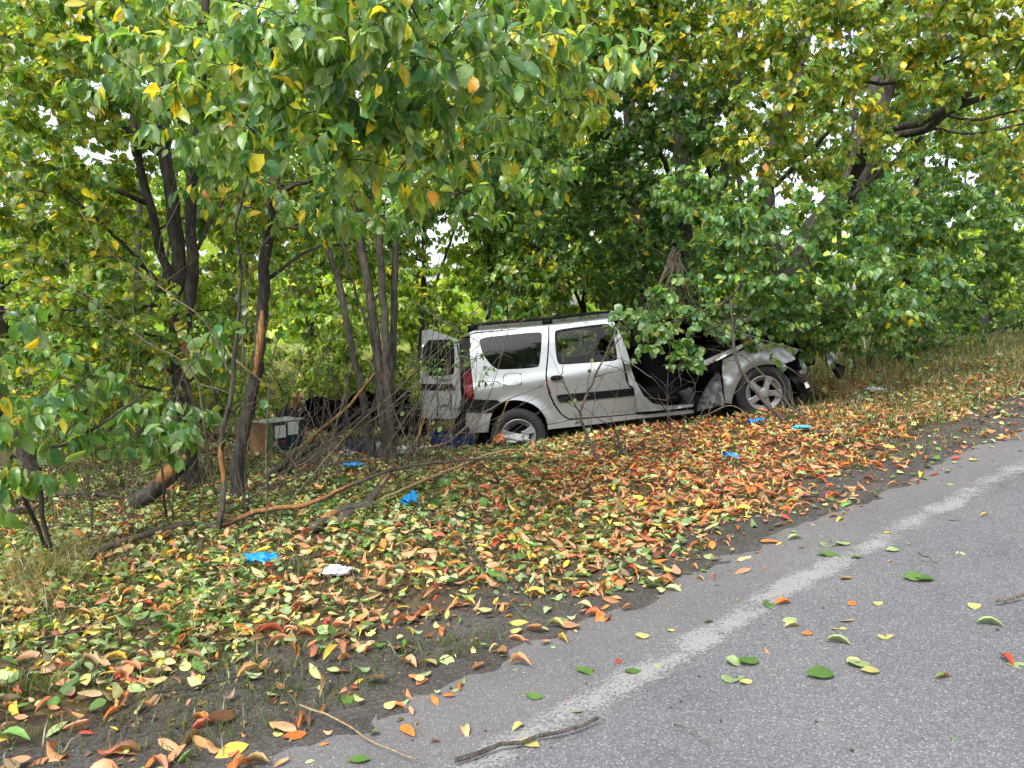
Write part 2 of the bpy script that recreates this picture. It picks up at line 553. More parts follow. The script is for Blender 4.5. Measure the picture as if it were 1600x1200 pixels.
def strip(name, poly, o0, o1, z, mat, n_across, attr=None, step=.12):
    seg = np.concatenate([[0], np.cumsum(np.linalg.norm(np.diff(poly, axis=0), axis=1))])
    st = np.unique(np.concatenate([np.arange(0, min(40, seg[-1]), step), np.arange(min(40, seg[-1]), seg[-1], 2.0)]))
    p = np.column_stack([np.interp(st, seg, poly[:, 0]), np.interp(st, seg, poly[:, 1])])
    for _ in range(int(1.2 / step)):
        p[1:-1] = (p[:-2] + 2 * p[1:-1] + p[2:]) / 4
    d = np.gradient(p, axis=0)
    d /= np.linalg.norm(d, axis=1)[:, None]
    nrm = np.column_stack([-d[:, 1], d[:, 0]])
    off = np.linspace(o0, o1, n_across)
    v = p[:, None, :] + nrm[:, None, :] * off[None, :, None]
    n = len(p)
    zz = H0(v[..., 0]) + z
    V = np.concatenate([v, zz[..., None]], -1).reshape(-1, 3)
    i = np.arange(n_across - 1)[None, :] + np.arange(n - 1)[:, None] * n_across
    f = np.stack([i, i + n_across, i + n_across + 1, i + 1], -1).reshape(-1, 4)[:, ::-1]
    o = mesh(name, V, f, None, mat)
    if attr is not None:
        a = o.data.attributes.new('edge', 'FLOAT', 'POINT')
        a.data.foreach_set('value', np.tile(attr(off), n).astype(np.float32))
    o['kind'] = 'structure'
    return o

E2 = np.vstack([EDGE[:-1]] )
road = strip('road', EDGE, .2, -7.2, .004, asphalt_material(), 60, lambda o: np.interp(-o, [-.1, .28, .55], [1, .8, 0]), .2)
strip('edge_line', LINE, .11, -.11, .008, paint_material(), 9, lambda o: .20 * (1 - (np.abs(o) / .11) ** 2) - .08)

# ------------------------------------------------------------------ leaf templates
def leaf_template(ts, widths, fold=.25, arch=.25, curl=0.0, twist=0.0):
    """unit-length leaf along +Y, upper face +Z; returns verts, faces, midrib mask"""
    mid, lf, rt = [], [], []
    ang = 0
    y = z = 0.0
    prev = 0.0
    path = []
    for t in np.linspace(0, 1, 41):
        a = -arch * (t - .35) * 2
        path.append((y, z))
        y += math.cos(a) / 40
        z += math.sin(a) / 40
    path = np.array(path)
    verts, midm = [], []
    def at(t):
        k = min(int(round(t * 40)), 40)
        return path[k]
    idx = []
    for t, w in zip(ts, widths):
        yy, zz = at(t)
        if w == 0:
            idx.append((len(verts),))
            verts.append((0, yy, zz)); midm.append(1)
        else:
            rowi = []
            for sgn in (-1, 0, 1):
                ww = w * sgn
                f = fold + curl * .9
                x = ww * math.cos(f)
                up = abs(ww) * math.sin(f) 
                tw = twist * (t - .5)
                rowi.append(len(verts))
                wob = .018 * math.sin(9 * t + 5 * fold + (2.1 if sgn > 0 else 0)) * (1 if sgn else 0)
                verts.append((x * math.cos(tw), yy, zz + up + x * math.sin(tw) + wob))
                midm.append(1 if sgn == 0 else 0)
            idx.append(tuple(rowi))
    faces = []
    for a, b in zip(idx[:-1], idx[1:]):
        if len(a) == 1:
            faces += [(a[0], b[1], b[0]), (a[0], b[2], b[1])]
        elif len(b) == 1:
            faces += [(a[0], a[1], b[0]), (a[1], a[2], b[0])]
        else:
            faces += [(a[0], a[1], b[1]), (a[0], b[1], b[0]), (a[1], a[2], b[2]), (a[1], b[2], b[1])]
    return np.array(verts), np.array(faces), np.array(midm)

NEAR_T = [0, .1, .28, .5, .72, .9, 1]
NEAR_W = [0, .13, .26, .29, .22, .09, 0]
ROUND_W = [0, .26, .40, .40, .30, .14, 0]
TN = [leaf_template(NEAR_T, NEAR_W, f, a, 0, tw) for f, a, tw in [(.25, .3, .2), (.4, .6, -.5), (.15, .1, .4), (.55, .9, .3), (.3, -.2, -.3)]]
TM = [leaf_template([0, .3, .68, 1], [0, .29, .26, 0], f, a, 0, tw) for f, a, tw in [(.25, .3, .2), (.45, .6, -.5), (.15, .1, .3), (.5, .8, -.3)]]
TR = [leaf_template([0, .22, .6, 1], [0, .36, .36, 0], f, a, 0, tw) for f, a, tw in [(.2, .3, .2), (.4, .5, -.5), (.1, .1, .3)]]
TF = [leaf_template([0, .42, 1], [0, .30, 0], f, a, 0, 0) for f, a in [(.25, .3), (.5, .7)]]
# fallen leaves: curled troughs, arched, and flat ones
TG = [leaf_template(NEAR_T, NEAR_W, f, a, c, tw) for f, a, c, tw in [(.3, .4, .6, .2), (.5, .75, .6, -.4), (.4, -.6, .5, .4), (.12, .2, 0, .2), (.6, .5, .7, .7), (.1, -.2, 0, -.4), (.35, .95, .2, .3)]]
TGR = [leaf_template(NEAR_T, ROUND_W, f, a, c, tw) for f, a, c, tw in [(.1, .2, 0, .2), (.2, .4, .1, -.3), (.08, -.3, 0, .3)]]
TGS = [leaf_template([0, .3, .68, 1], [0, .25, .22, 0], f, a, c, tw) for f, a, c, tw in [(.4, .6, .6, .2), (.5, 1.1, .5, -.4), (.15, -.3, .1, .4), (.5, .3, .8, .5)]]
TGRS = [leaf_template([0, .25, .65, 1], [0, .38, .34, 0], f, a, c, tw) for f, a, c, tw in [(.1, .2, 0, .2), (.25, .5, .1, -.3)]]

def leaf_basis(dirs, nrm):
    d = dirs / (np.linalg.norm(dirs, axis=1)[:, None] + 1e-9)
    x = np.cross(d, nrm)
    x /= np.linalg.norm(x, axis=1)[:, None] + 1e-9
    z = np.cross(x, d)
    return x, d, z

def leaf_mesh(name, temps, pos, dirs, nrm, ln, wd, col, parent, mat, off=(0, 0, 0)):
    n = len(pos)
    if n == 0:
        return None
    k = rng.integers(0, len(temps), n)
    x, d, z = leaf_basis(dirs, nrm)
    VS, FS, CS = [], [], []
    base = 0
    for i, (tv, tf, tm) in enumerate(temps):
        m = np.where(k == i)[0]
        if len(m) == 0: continue
        v = (tv[None, :, 0:1] * (x[m] * (ln[m] * wd[m])[:, None])[:, None, :] + tv[None, :, 1:2] * (d[m] * ln[m][:, None])[:, None, :] + tv[None, :, 2:3] * (z[m] * ln[m][:, None])[:, None, :]) + pos[m][:, None, :]
        VS.append(v.reshape(-1, 3))
        FS.append((tf[None] + (np.arange(len(m)) * len(tv))[:, None, None] + base).reshape(-1, 3))
        c = col[m][:, None, :] * (1 + .28 * tm[None, :, None])
        CS.append(c.reshape(-1, 3))
        base += len(m) * len(tv)
    return mesh(name, np.vstack(VS) - np.asarray(off), np.vstack(FS), parent, mat, True, np.vstack(CS))

_leaf_data = {}
def leaf_datablock(key, temp, mat):
    k = (key, mat.name)
    if k not in _leaf_data:
        v, f, m = temp
        me = bpy.data.meshes.new('leaf_' + key)
        me.from_pydata([tuple(q) for q in v], [], [tuple(int(i) for i in q) for q in f])
        me.polygons.foreach_set('use_smooth', np.ones(len(me.polygons), bool))
        me.materials.append(mat)
        me.update()
        _leaf_data[k] = me
    return _leaf_data[k]

def leaf_objects(name, key, temps, pos, dirs, nrm, ln, wd, col, parent, mat, off=(0, 0, 0)):
    x, d, z = leaf_basis(dirs, nrm)
    out = []
    for i in range(len(pos)):
        k = int(rng.integers(0, len(temps)))
        o = bpy.data.objects.new(name, leaf_datablock('%s_%d' % (key, k), temps[k], mat))
        COL.objects.link(o)
        if parent: o.parent = parent
        L = float(ln[i])
        p = pos[i] - np.asarray(off)
        mtx = Matrix(((x[i, 0] * L * wd[i], d[i, 0] * L, z[i, 0] * L, p[0]), (x[i, 1] * L * wd[i], d[i, 1] * L, z[i, 1] * L, p[1]), (x[i, 2] * L * wd[i], d[i, 2] * L, z[i, 2] * L, p[2]), (0, 0, 0, 1)))
        o.matrix_local = mtx
        o.color = (*[float(c) for c in col[i]], 1)
        out.append((o, k))
    return out

# leaf pigments (linear)
PIG = {
    'deep': (.032, .078, .022), 'mid': (.06, .135, .03), 'fresh': (.10, .195, .04), 'yg': (.19, .25, .03), 'olive': (.16, .165, .025),
    'lime': (.26, .36, .05), 'y': (.50, .38, .03), 'o': (.55, .26, .05), 'blue': (.06, .145, .062), 'pale': (.17, .25, .11),
}
def pigments(mix, n):
    ks = list(mix)
    w = np.array([mix[k] for k in ks], float)
    c = np.array([PIG[k] for k in ks])[rng.choice(len(ks), n, p=w / w.sum())]
    return 1.3 * c * rng.uniform(.7, 1.35, (n, 1)) * rng.uniform(.9, 1.1, (n, 3))

# ------------------------------------------------------------------ trees
class Tree:
    def __init__(self, name, label, base, cat='tree', group=None, barkm='bark', temps=None, n_single=0):
        self.base = np.asarray(base, float)
        self.root = empty(name, self.base, label, cat, group)
        self.sk = []
        self.skr = []
        self.bark = M[barkm]
        self.tw_p, self.tw_r = [], []
        self.lv = []
        self.temps = temps or (TM + TR[:1])
        self.n_single = n_single
        self.n_stem = 0
        self.br = MB()
        self.n_branch_obj = 0

    def stem(self, pts, r0, r1, sides=9, part=None, step=.12):
        p = catmull(pts, step)
        t = np.linspace(0, 1, len(p))
        r = r0 + (r1 - r0) * t
        p = p + rng.normal(0, .006, p.shape)
        if part is None:
            part = 'trunk' if self.n_stem == 0 else 'stem'
        self.n_stem += 1
        if r0 > .035 and np.linalg.norm(np.asarray(pts[0]) - self.base) < .3:
            r = r * (1 + .5 * np.exp(-np.arange(len(r)) * step / .16))
        r = r * (1 + .07 * np.sin(np.arange(len(r)) * 1.3 + rng.uniform(0, 6)) * rng.uniform(.3, 1, len(r)))
        m = MB().tube(p, r, sides, .10)
        o = m.build(part, self.root, self.bark, self.base)
        self.sk.append(p); self.skr.append(r)
        return o

    def nearest(self, q, below=True):
        S = np.vstack(self.sk)
        RR = np.concatenate(self.skr)
        d = np.linalg.norm(S - q, axis=1)
        if below:
            d = d + np.maximum(0, S[:, 2] - q[2] + .1) * 2.5
        k = int(np.argmin(d))
        return S[k], RR[k]

    def clump(self, c, rad, n0, mix, ln=.1, per=16, droop=.6, wd=1.0, limb=True, twr=.004):
        n = int(n0 * 1.35)
        c = np.asarray(c, float)
        rad = np.broadcast_to(np.asarray(rad, float), (3,))
        if limb:
            s, r = self.nearest(c)
            L = np.linalg.norm(c - s)
            if L > .25:
                mid = (s + c) / 2 + rng.normal(0, .06 * L, 3) + np.array([0, 0, .05 * L])
                p = catmull([s, mid, c], .1)
                t = np.linspace(0, 1, len(p))
                p = p + rng.normal(0, .008, p.shape)
                ra = min(r * .6, .008 + .011 * L)
                rr = ra + (.005 - ra) * t
                MB().tube(p, rr, 6, .05).build('branch', self.root, self.bark, self.base)
                self.n_branch_obj += 1
                self.sk.append(p); self.skr.append(rr)
        # limb skeleton that twigs of this clump may spring from
        u = rng.normal(0, 1, (n, 3))
        u /= np.linalg.norm(u, axis=1)[:, None]
        anchors = c + u * rad * (rng.uniform(.15, 1, (n, 1)) ** .5)
        S = np.vstack(self.sk)
        near = np.linalg.norm(S - c, axis=1) < rad.max() * 1.6 + .3
        S = S[near] if near.any() else S
        order = np.argsort(np.linalg.norm(anchors - c, axis=1))
        extra = [S]
        for i in order:
            a = anchors[i]
            A = extra[0] if len(extra) == 1 else np.vstack(extra)
            d = np.linalg.norm(A - a, axis=1) + np.maximum(0, A[:, 2] - a[2]) * .8
            s = A[int(np.argmin(d))]
            L = np.linalg.norm(a - s)
            t = np.linspace(0, 1, 6)[:, None]
            sag = -.10 * L * (t ** 2) * droop
            p = s * (1 - t) + a * t + np.concatenate([rng.normal(0, .035 * L, (6, 2)), np.zeros((6, 1))], 1) * (t * (1.2 - t) * 2) + np.concatenate([np.zeros((6, 2)), sag + .06 * L * np.sin(np.pi * t)], 1)
            self.tw_p.append(p)
            self.tw_r.append(np.linspace(min(.009, .002 + .006 * L) * twr / .004, .0015, 6))
            extra.append(p[2:])
            if len(extra) > 60:
                extra = [np.vstack(extra)]
            m = max(3, int(rng.normal(per, per * .25)))
            tt = np.sort(rng.uniform(.25 if L > .3 else .05, 1.02, m))
            k = np.clip((tt * 5).astype(int), 0, 4)
            fr = (tt * 5 - k)[:, None]
            lp = p[k] * (1 - fr) + p[k + 1] * fr
            tan = p[k + 1] - p[k]
            tan /= np.linalg.norm(tan, axis=1)[:, None] + 1e-9
            side = rng.normal(0, 1, (m, 3))
            dv = tan * .45 + side * .55 + np.array([0, 0, -1.0]) * droop * rng.uniform(.4, 1.5, (m, 1))
            nv = np.array([0, 0, 1.0]) + rng.normal(0, .75, (m, 3)) + np.array([0, -.35, 0])
            dn = dv / np.linalg.norm(dv, axis=1)[:, None]
            lp = lp + dn * .012 + rng.normal(0, .01, (m, 3))
            self.lv.append((lp, dv, nv, ln * rng.uniform(.6, 1.25, m), wd * rng.uniform(.85, 1.15, m), pigments(mix, m)))

    def build(self, temps_single=None):
        if self.tw_p:
            v, f = tubes_batch(np.array(self.tw_p), np.array(self.tw_r), 4)
            o = mesh('twig', v - self.base, f, self.root, self.bark)
            o['kind'] = 'stuff'
        if not self.lv: return
        pos, dv, nv, ln, wd, col = [np.concatenate(q) for q in zip(*self.lv)]
        single = np.zeros(len(pos), bool)
        if self.n_single:
            px, py, dep = project(pos)
            ok = (px > 0) & (px < 1600) & (py > 0) & (py < 1200) & (dep > .5)
            size = np.where(ok, ln / np.maximum(dep, .1), 0)
            # the largest ones; ties are broken towards the camera side of the crown
            k = np.argsort(-size)[:self.n_single]
            single[k[size[k] > 0]] = True
        r = ~single
        cr = leaf_mesh('crown', self.temps, pos[r], dv[r], nv[r], ln[r], wd[r], col[r], self.root, M['leaf'], self.base)
        if cr is None:
            cr = bpy.data.objects.new('crown', None); COL.objects.link(cr); cr.parent = self.root
        else:
            cr['kind'] = 'stuff'
        if self.n_single:
            s = single
            leaf_objects('leaf', 'tree' if temps_single is None else 'round', temps_single or TN, pos[s], dv[s], nv[s], ln[s], wd[s], col[s], cr, M['leaf_obj'], self.base)
        return cr

def gb(px, d):
    """ground point under column px at distance d"""
    x = (px - 800) / F * d
    return np.array([x, d, Hs(x, d) - .03])

MIXL = {'olive': 2.2, 'yg': 2.6, 'mid': 3, 'fresh': 2, 'pale': 1, 'y': .55}
MIXN = {'mid': 2, 'blue': 2.6, 'fresh': 2.2, 'pale': 3.4, 'yg': 1.2, 'y': .55}  # pale and blue shares put sky gloss and haze into the near leaf colours
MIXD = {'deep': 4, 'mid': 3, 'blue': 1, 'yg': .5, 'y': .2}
MIXY = {'yg': 4, 'olive': 1.8, 'y': 1.2, 'mid': 2.4, 'fresh': 1.2, 'pale': 1.5, 'o': .1}
MIXB = {'blue': 4, 'mid': 3, 'pale': 2, 'fresh': 2.2, 'yg': 1.4, 'y': .25}
MIXBG = {'yg': 4, 'lime': 3, 'fresh': 3, 'mid': 1.5, 'y': .5}

# A: slim dark trunk at the far left
t = Tree('cherry_tree', 'slim dark trunk at the left picture edge with olive green leaves', gb(40, 8.2), n_single=300)
t.stem([t.base, P(28, 640, 8.2), P(8, 520, 8.2), P(-15, 380, 8.1), P(-40, 150, 8), P(-60, -120, 8)], .085, .05)
t.stem([P(10, 540, 8.2), P(-60, 420, 7.8), P(-90, 250, 7.5)], .03, .015, 7, 'branch')
for c, n in [((10, 250, 7.6), 42), ((70, 430, 7.8), 40), ((30, 560, 8.3), 40), ((120, 560, 8.6), 44), ((-60, 420, 7.4), 30), ((60, 90, 7.5), 36), ((150, 480, 8.8), 36)]:
    t.clump(P(*c), (.7, .7, .55), n, MIXL, .10)
t.build()

# B: the multi-stemmed tree left of the middle
t = Tree('cherry_tree', 'three dark thick stems from one foot, torn bark low down, left of the cardboard carton', gb(292, 7.6), n_single=300)
b0 = t.base
t.stem([b0, P(288, 640, 7.6), P(275, 520, 7.6), P(283, 430, 7.6), P(266, 300, 7.6), P(255, 190, 7.6), P(262, 60, 7.6), P(255, -150, 7.6)], .085, .045, 10)
t.stem([P(285, 520, 7.5), P(300, 430, 7.5), P(297, 330, 7.45), P(303, 240, 7.4), P(315, 150, 7.4), P(322, -80, 7.3)], .06, .038)
t.stem([P(272, 450, 7.6), P(250, 390, 7.65), P(236, 325, 7.7), P(212, 230, 7.8), P(205, 120, 7.9), P(180, -60, 8)], .045, .028)
t.stem([P(250, 240, 7.6), P(180, 190, 7.4), P(110, 130, 7.2), P(20, 60, 6.9), P(-60, 10, 6.6)], .035, .012, 7, 'branch')
t.stem([P(232, 320, 7.7), P(150, 285, 7.4), P(60, 255, 7.0)], .028, .01, 7, 'branch')
t.stem([P(270, 470, 7.6), P(215, 405, 7.3), P(150, 340, 7.0), P(90, 290, 6.8)], .022, .008, 7, 'branch')
t.stem([P(262, 478, 7.6), P(200, 480, 7.4), P(90, 484, 7.2), P(0, 486, 7.0)], .018, .008, 6, 'branch')
t.stem([P(300, 400, 7.5), P(340, 330, 7.7), P(380, 250, 8)], .022, .01, 6, 'branch')
ps = catmull([P(288, 590, 7.505), P(290, 560, 7.5), P(286, 528, 7.505)], .06)
MB().tube(ps, .045 * np.sin(np.linspace(.2, 2.9, len(ps))) + .008, 7, .4).build('torn_wood', t.root, M['wound'], t.base)
for c, n, l in [((120, 120, 6.9), 46, .10), ((240, 40, 7.2), 46, .10), ((50, 300, 6.8), 36, .10), ((200, 200, 7.9), 40, .095), ((330, 120, 7.9), 40, .1), ((140, 400, 7.2), 34, .095), ((190, 300, 8.2), 34, .1), ((20, 60, 6.3), 40, .1), ((100, 220, 6.5), 30, .1), ((380, 260, 8.2), 34, .1), ((330, 350, 8.4), 26, .1), ((180, 20, 6.2), 34, .11), ((110, 510, 6.8), 30, .095), ((190, 570, 7.1), 28, .095), ((225, 490, 7.0), 24, .095), ((60, 600, 7.0), 26, .095), ((340, 480, 8.0), 24, .095), ((335, 570, 8.4), 20, .095), ((440, 420, 8.6), 22, .095)]:
    t.clump(P(*c), (.62, .6, .5), n, MIXL, l)
t.build()

# C: single trunk with the orange wound; its limbs hang towards the road
t = Tree('cherry_tree', 'slender trunk with long orange bark wound, large leaves hanging towards the road', gb(362, 7.0), n_single=300)
t.stem([t.base, P(372, 720, 7), P(388, 640, 6.98), P(404, 560, 6.95), P(412, 470, 6.95), P(416, 380, 6.9), P(430, 280, 6.85), P(432, 200, 6.8), P(424, 60, 6.7), P(420, -150, 6.6)], .06, .038)
ps = catmull([P(398, 590, 6.915), P(405, 545, 6.905), P(410, 485, 6.905)], .06)
MB().tube(ps, .028 * np.sin(np.linspace(.25, 2.9, len(ps))) + .006, 7, .25).build('torn_wood', t.root, M['wound'], t.base)
t.stem([P(428, 300, 6.85), P(455, 292, 6.6), P(500, 278, 6.3)], .025, .012, 6, 'branch')
t.stem([P(425, 90, 6.7), P(440, -40, 6.0), P(470, -60, 5.2), P(520, 20, 4.6)], .04, .012, 7, 'branch')
t.stem([P(470, -60, 5.2), P(600, -30, 4.8), P(720, 40, 4.8), P(800, 130, 5.0)], .025, .008, 7, 'branch')
t.stem([P(440, -40, 6.0), P(390, -20, 5.2), P(350, 40, 4.8)], .025, .009, 7, 'branch')
t.stem([P(412, 440, 6.95), P(470, 400, 7.2), P(560, 350, 7.5), P(640, 330, 7.8), P(740, 290, 8)], .018, .007, 6, 'branch')
for c, n, r in [((820, 150, 5.2), 12, .36), ((300, 70, 4.7), 15, .42), ((370, 120, 4.6), 15, .4), ((430, 40, 4.3), 16, .42), ((500, 90, 4.2), 18, .42), ((560, 40, 4.1), 16, .4), ((560, 190, 4.4), 18, .4), ((470, 180, 4.5), 14, .38), ((640, 110, 4.3), 16, .4), ((700, 60, 4.4), 14, .4), ((690, 200, 4.7), 16, .38), ((620, 270, 5.0), 14, .38), ((330, 180, 5.0), 14, .36), ((780, 90, 4.8), 14, .4), ((860, 40, 5.0), 14, .42), ((400, 210, 5.2), 12, .36), ((760, 210, 5.4), 12, .34), ((550, 280, 5.6), 14, .4), ((680, 235, 5.4), 12, .3), ((510, 0, 4.0), 14, .4), ((640, 10, 4.0), 14, .4), ((760, 0, 4.3), 12, .4), ((250, 30, 5.2), 14, .45), ((200, 110, 5.6), 14, .45), ((290, 240, 6.2), 12, .35), ((430, 290, 6.3), 12, .4), ((720, 300, 6.0), 12, .35), ((840, 260, 6.4), 12, .35), ((880, 160, 5.6), 14, .4), ((600, 330, 6.2), 10, .3), ((940, 90, 5.6), 12, .4), ((360, 320, 6.8), 9, .3), ((500, 340, 6.6), 10, .3)]:
    t.clump(P(*c), (r * 1.3, r * 1.25, r * .8), int(n * 1.15), MIXN if rng.random() > .18 else MIXY, .125, 9, 1.25, .74)
t.build()

# D: cluster of slim stems in front of the open rear door
t = Tree('cherry_tree', 'bundle of slim grey stems standing just left of the open rear car door', gb(606, 8.3), barkm='bark_grey', n_single=300)
b0 = t.base
t.stem([b0, P(598, 640, 8.3), P(590, 560, 8.3), P(575, 440, 8.3), P(556, 330, 8.35), P(540, 200, 8.4), P(520, -80, 8.4)], .054, .034)
t.stem([b0 + [.05, -.05, 0], P(610, 660, 8.2), P(604, 560, 8.2), P(598, 450, 8.2), P(590, 340, 8.2), P(585, 200, 8.2), P(600, -80, 8.2)], .046, .03)
t.stem([b0 + [-.06, .1, 0], P(612, 600, 8.4), P(616, 480, 8.4), P(622, 350, 8.4), P(632, 250, 8.4), P(660, 100, 8.5), P(700, -80, 8.5)], .04, .026)
t.stem([b0 + [-.2, .1, 0], P(568, 620, 8.5), P(548, 540, 8.5), P(530, 440, 8.6), P(505, 370, 8.6), P(495, 310, 8.7), P(470, 180, 8.8)], .045, .026)
t.stem([P(590, 560, 8.3), P(560, 470, 8.1), P(535, 380, 8)], .02, .01, 6, 'branch')
for c, n in [((540, 160, 8.0), 40), ((640, 200, 8.4), 40), ((720, 120, 8.2), 44), ((480, 260, 8.6), 38), ((700, 290, 8.8), 34), ((800, 200, 8.4), 40), ((450, 340, 9.2), 30), ((620, 60, 7.8), 40), ((790, 310, 8.8), 26), ((560, 370, 9.3), 26), ((860, 120, 7.6), 34)]:
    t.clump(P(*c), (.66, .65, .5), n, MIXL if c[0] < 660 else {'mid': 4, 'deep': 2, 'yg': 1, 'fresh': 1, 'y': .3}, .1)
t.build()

# E: trunks behind the car
t = Tree('cherry_tree', 'tall straight dark trunk rising behind the crushed front of the car', gb(1085, 11.2), n_single=300)
t.stem([t.base, P(1080, 480, 11.2), P(1068, 330, 11.1), P(1062, 200, 11), P(1056, 60, 10.9), P(1050, -120, 10.8)], .13, .07, 10)
t.stem([P(1090, 520, 11.2), P(1118, 430, 11), P(1128, 320, 10.8), P(1140, 200, 10.6), P(1165, 60, 10.2), P(1180, -100, 10)], .08, .04)
t.stem([P(1068, 330, 11.1), P(1030, 230, 10.6), P(1000, 130, 10.2), P(960, 20, 10)], .045, .02, 7, 'branch')
t.stem([P(1128, 330, 10.8), P(1100, 240, 10.3), P(1075, 150, 10)], .035, .015, 7, 'branch')
t.stem([P(1080, 420, 11.1), P(1020, 320, 10.6), P(980, 220, 10.5), P(900, 140, 10.3)], .04, .015, 7, 'branch')
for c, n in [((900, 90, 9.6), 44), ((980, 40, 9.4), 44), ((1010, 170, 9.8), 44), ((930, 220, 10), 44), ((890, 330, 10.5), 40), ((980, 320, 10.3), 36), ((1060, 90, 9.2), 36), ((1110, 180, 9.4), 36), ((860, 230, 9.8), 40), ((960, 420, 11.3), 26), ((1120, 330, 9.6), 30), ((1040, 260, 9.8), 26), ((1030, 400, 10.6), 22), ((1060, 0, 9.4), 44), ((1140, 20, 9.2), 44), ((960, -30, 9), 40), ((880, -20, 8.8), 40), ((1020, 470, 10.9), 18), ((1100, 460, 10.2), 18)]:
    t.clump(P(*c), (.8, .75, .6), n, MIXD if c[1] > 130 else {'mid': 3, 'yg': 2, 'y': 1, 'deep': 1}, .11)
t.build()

# F: the thick tree on the right with limbs reaching over the road
t = Tree('cherry_tree', 'thickest trunk behind the car bonnet, with two long limbs reaching right over the verge', gb(1235, 11.0), barkm='bark_grey', n_single=300)
t.stem([t.base, P(1235, 520, 11), P(1245, 440, 10.9), P(1280, 360, 10.8), P(1335, 280, 10.6), P(1365, 200, 10.5), P(1385, 120, 10.4), P(1470, 60, 10.3), P(1560, -60, 10.2)], .26, .12, 12)
t.stem([P(1240, 470, 10.9), P(1205, 380, 10.8), P(1200, 270, 10.8), P(1230, 170, 10.7), P(1250, 90, 10.6), P(1290, -80, 10.5)], .13, .06, 9)
t.stem([P(1330, 285, 10.4), P(1360, 216, 9.6), P(1440, 190, 9.0), P(1500, 155, 8.6), P(1560, 112, 8.2), P(1640, 70, 7.9)], .06, .03, 8, 'branch')
t.stem([P(1325, 290, 10.4), P(1375, 220, 9.7), P(1440, 205, 9.2), P(1490, 170, 8.7), P(1560, 140, 8.4), P(1650, 85, 8.1)], .062, .03, 8, 'branch')
t.stem([P(1460, 175, 8.9), P(1520, 187, 8.7), P(1600, 170, 8.4), P(1680, 150, 8)], .02, .01, 6, 'branch')
t.stem([P(1450, 200, 9.1), P(1520, 208, 8.9), P(1600, 193, 8.6)], .018, .009, 6, 'branch')
t.stem([P(1260, 410, 10.8), P(1310, 330, 9.9), P(1400, 250, 9.4), P(1440, 215, 9.1)], .05, .025, 7, 'branch')
t.stem([P(1200, 300, 10.8), P(1300, 200, 9.4), P(1330, 130, 8.8), P(1400, 130, 8.5), P(1540, 70, 8)], .035, .012, 7, 'branch')
for c, n in [((1170, 70, 8.6), 36), ((1260, 50, 8.2), 38), ((1350, 50, 8.0), 40), ((1440, 40, 8.2), 40), ((1530, 40, 7.8), 40), ((1600, 90, 7.6), 34), ((1230, 150, 8.4), 32), ((1310, 140, 8.2), 34), ((1470, 110, 8.0), 30), ((1180, 230, 8.8), 30), ((1260, 260, 8.8), 22), ((1330, 230, 8.5), 18), ((1210, -20, 8.2), 36), ((1320, -30, 8), 36), ((1450, -30, 7.8), 36), ((1580, -20, 7.6), 36), ((1400, 190, 9.2), 18), ((1540, 210, 9), 26), ((1600, 250, 8.8), 26), ((1480, 150, 10.6), 30), ((1350, 110, 10.9), 30), ((1250, 190, 11.0), 26), ((1180, 130, 10.8), 26), ((1560, 60, 10.4), 26)]:
    t.clump(P(*c), (.6, .6, .42), n, MIXY, .095, 15, .9)
for c, n in [((1090, 300, 8.8), 22), ((1180, 340, 8.5), 30), ((1290, 330, 8.3), 30), ((1240, 430, 8.6), 32), ((1170, 440, 8.8), 26), ((1330, 420, 8.3), 34), ((1380, 330, 8.5), 30), ((1110, 400, 9.2), 22), ((1300, 490, 8.9), 26), ((1370, 480, 8.8), 24), ((1210, 495, 8.9), 22), ((1260, 515, 9.2), 14), ((1420, 430, 8.9), 24)]:
    t.clump(P(*c), (.55, .55, .42), n, MIXB, .1, 15, 1.0)
t.build()

# G: right-hand trees along the verge
for i, (px, d, lab, stems, cl) in enumerate([
    (1415, 12.2, 'leaning thin trunk with bluish green drooping leaves right of the wrecked car', [[(1400, 520, 12.2), (1418, 450, 12.1), (1430, 350, 12), (1440, 200, 11.8), (1450, 20, 11.6)]],
     [((1480, 250, 10.5), 40), ((1430, 360, 11), 36), ((1400, 410, 11.4), 24), ((1500, 340, 10.8), 40), ((1440, 150, 10.5), 36), ((1470, 420, 11.6), 22), ((1390, 270, 10.6), 26), ((1400, 480, 13), 26), ((1470, 490, 13.4), 26), ((1530, 470, 13.6), 22)]),
    (1537, 15.5, 'upright thin trunk standing in dry grass at the far right', [[(1537, 540, 15.5), (1540, 460, 15.5), (1548, 380, 15.4), (1550, 250, 15.2), (1555, 60, 15)]],
     [((1560, 330, 12.2), 44), ((1590, 230, 11.8), 44), ((1560, 400, 13), 34), ((1620, 410, 12.6), 40), ((1580, 130, 11.6), 40), ((1510, 420, 13.2), 22), ((1640, 300, 11.6), 40)]),
    (1556, 18.0, 'slanting far trunk behind the right verge with loose crown', [[(1558, 540, 18), (1575, 480, 18), (1600, 420, 17.8), (1640, 300, 17.5)]],
     [((1580, 450, 15.5), 22), ((1640, 450, 15), 24), ((1500, 455, 16), 12), ((1590, 400, 16), 40)])]):
    t = Tree('verge_tree', lab, gb(px, d), group='trees along the right verge', n_single=300 if i < 2 else 0)
    for s in stems:
        t.stem([t.base] + [P(*q) for q in s], .09, .05)
    for c, n in cl:
        t.clump(P(*c), (.75, .75, .55), n, MIXB if i < 2 else MIXBG, .11, 15, .9)
    t.build()

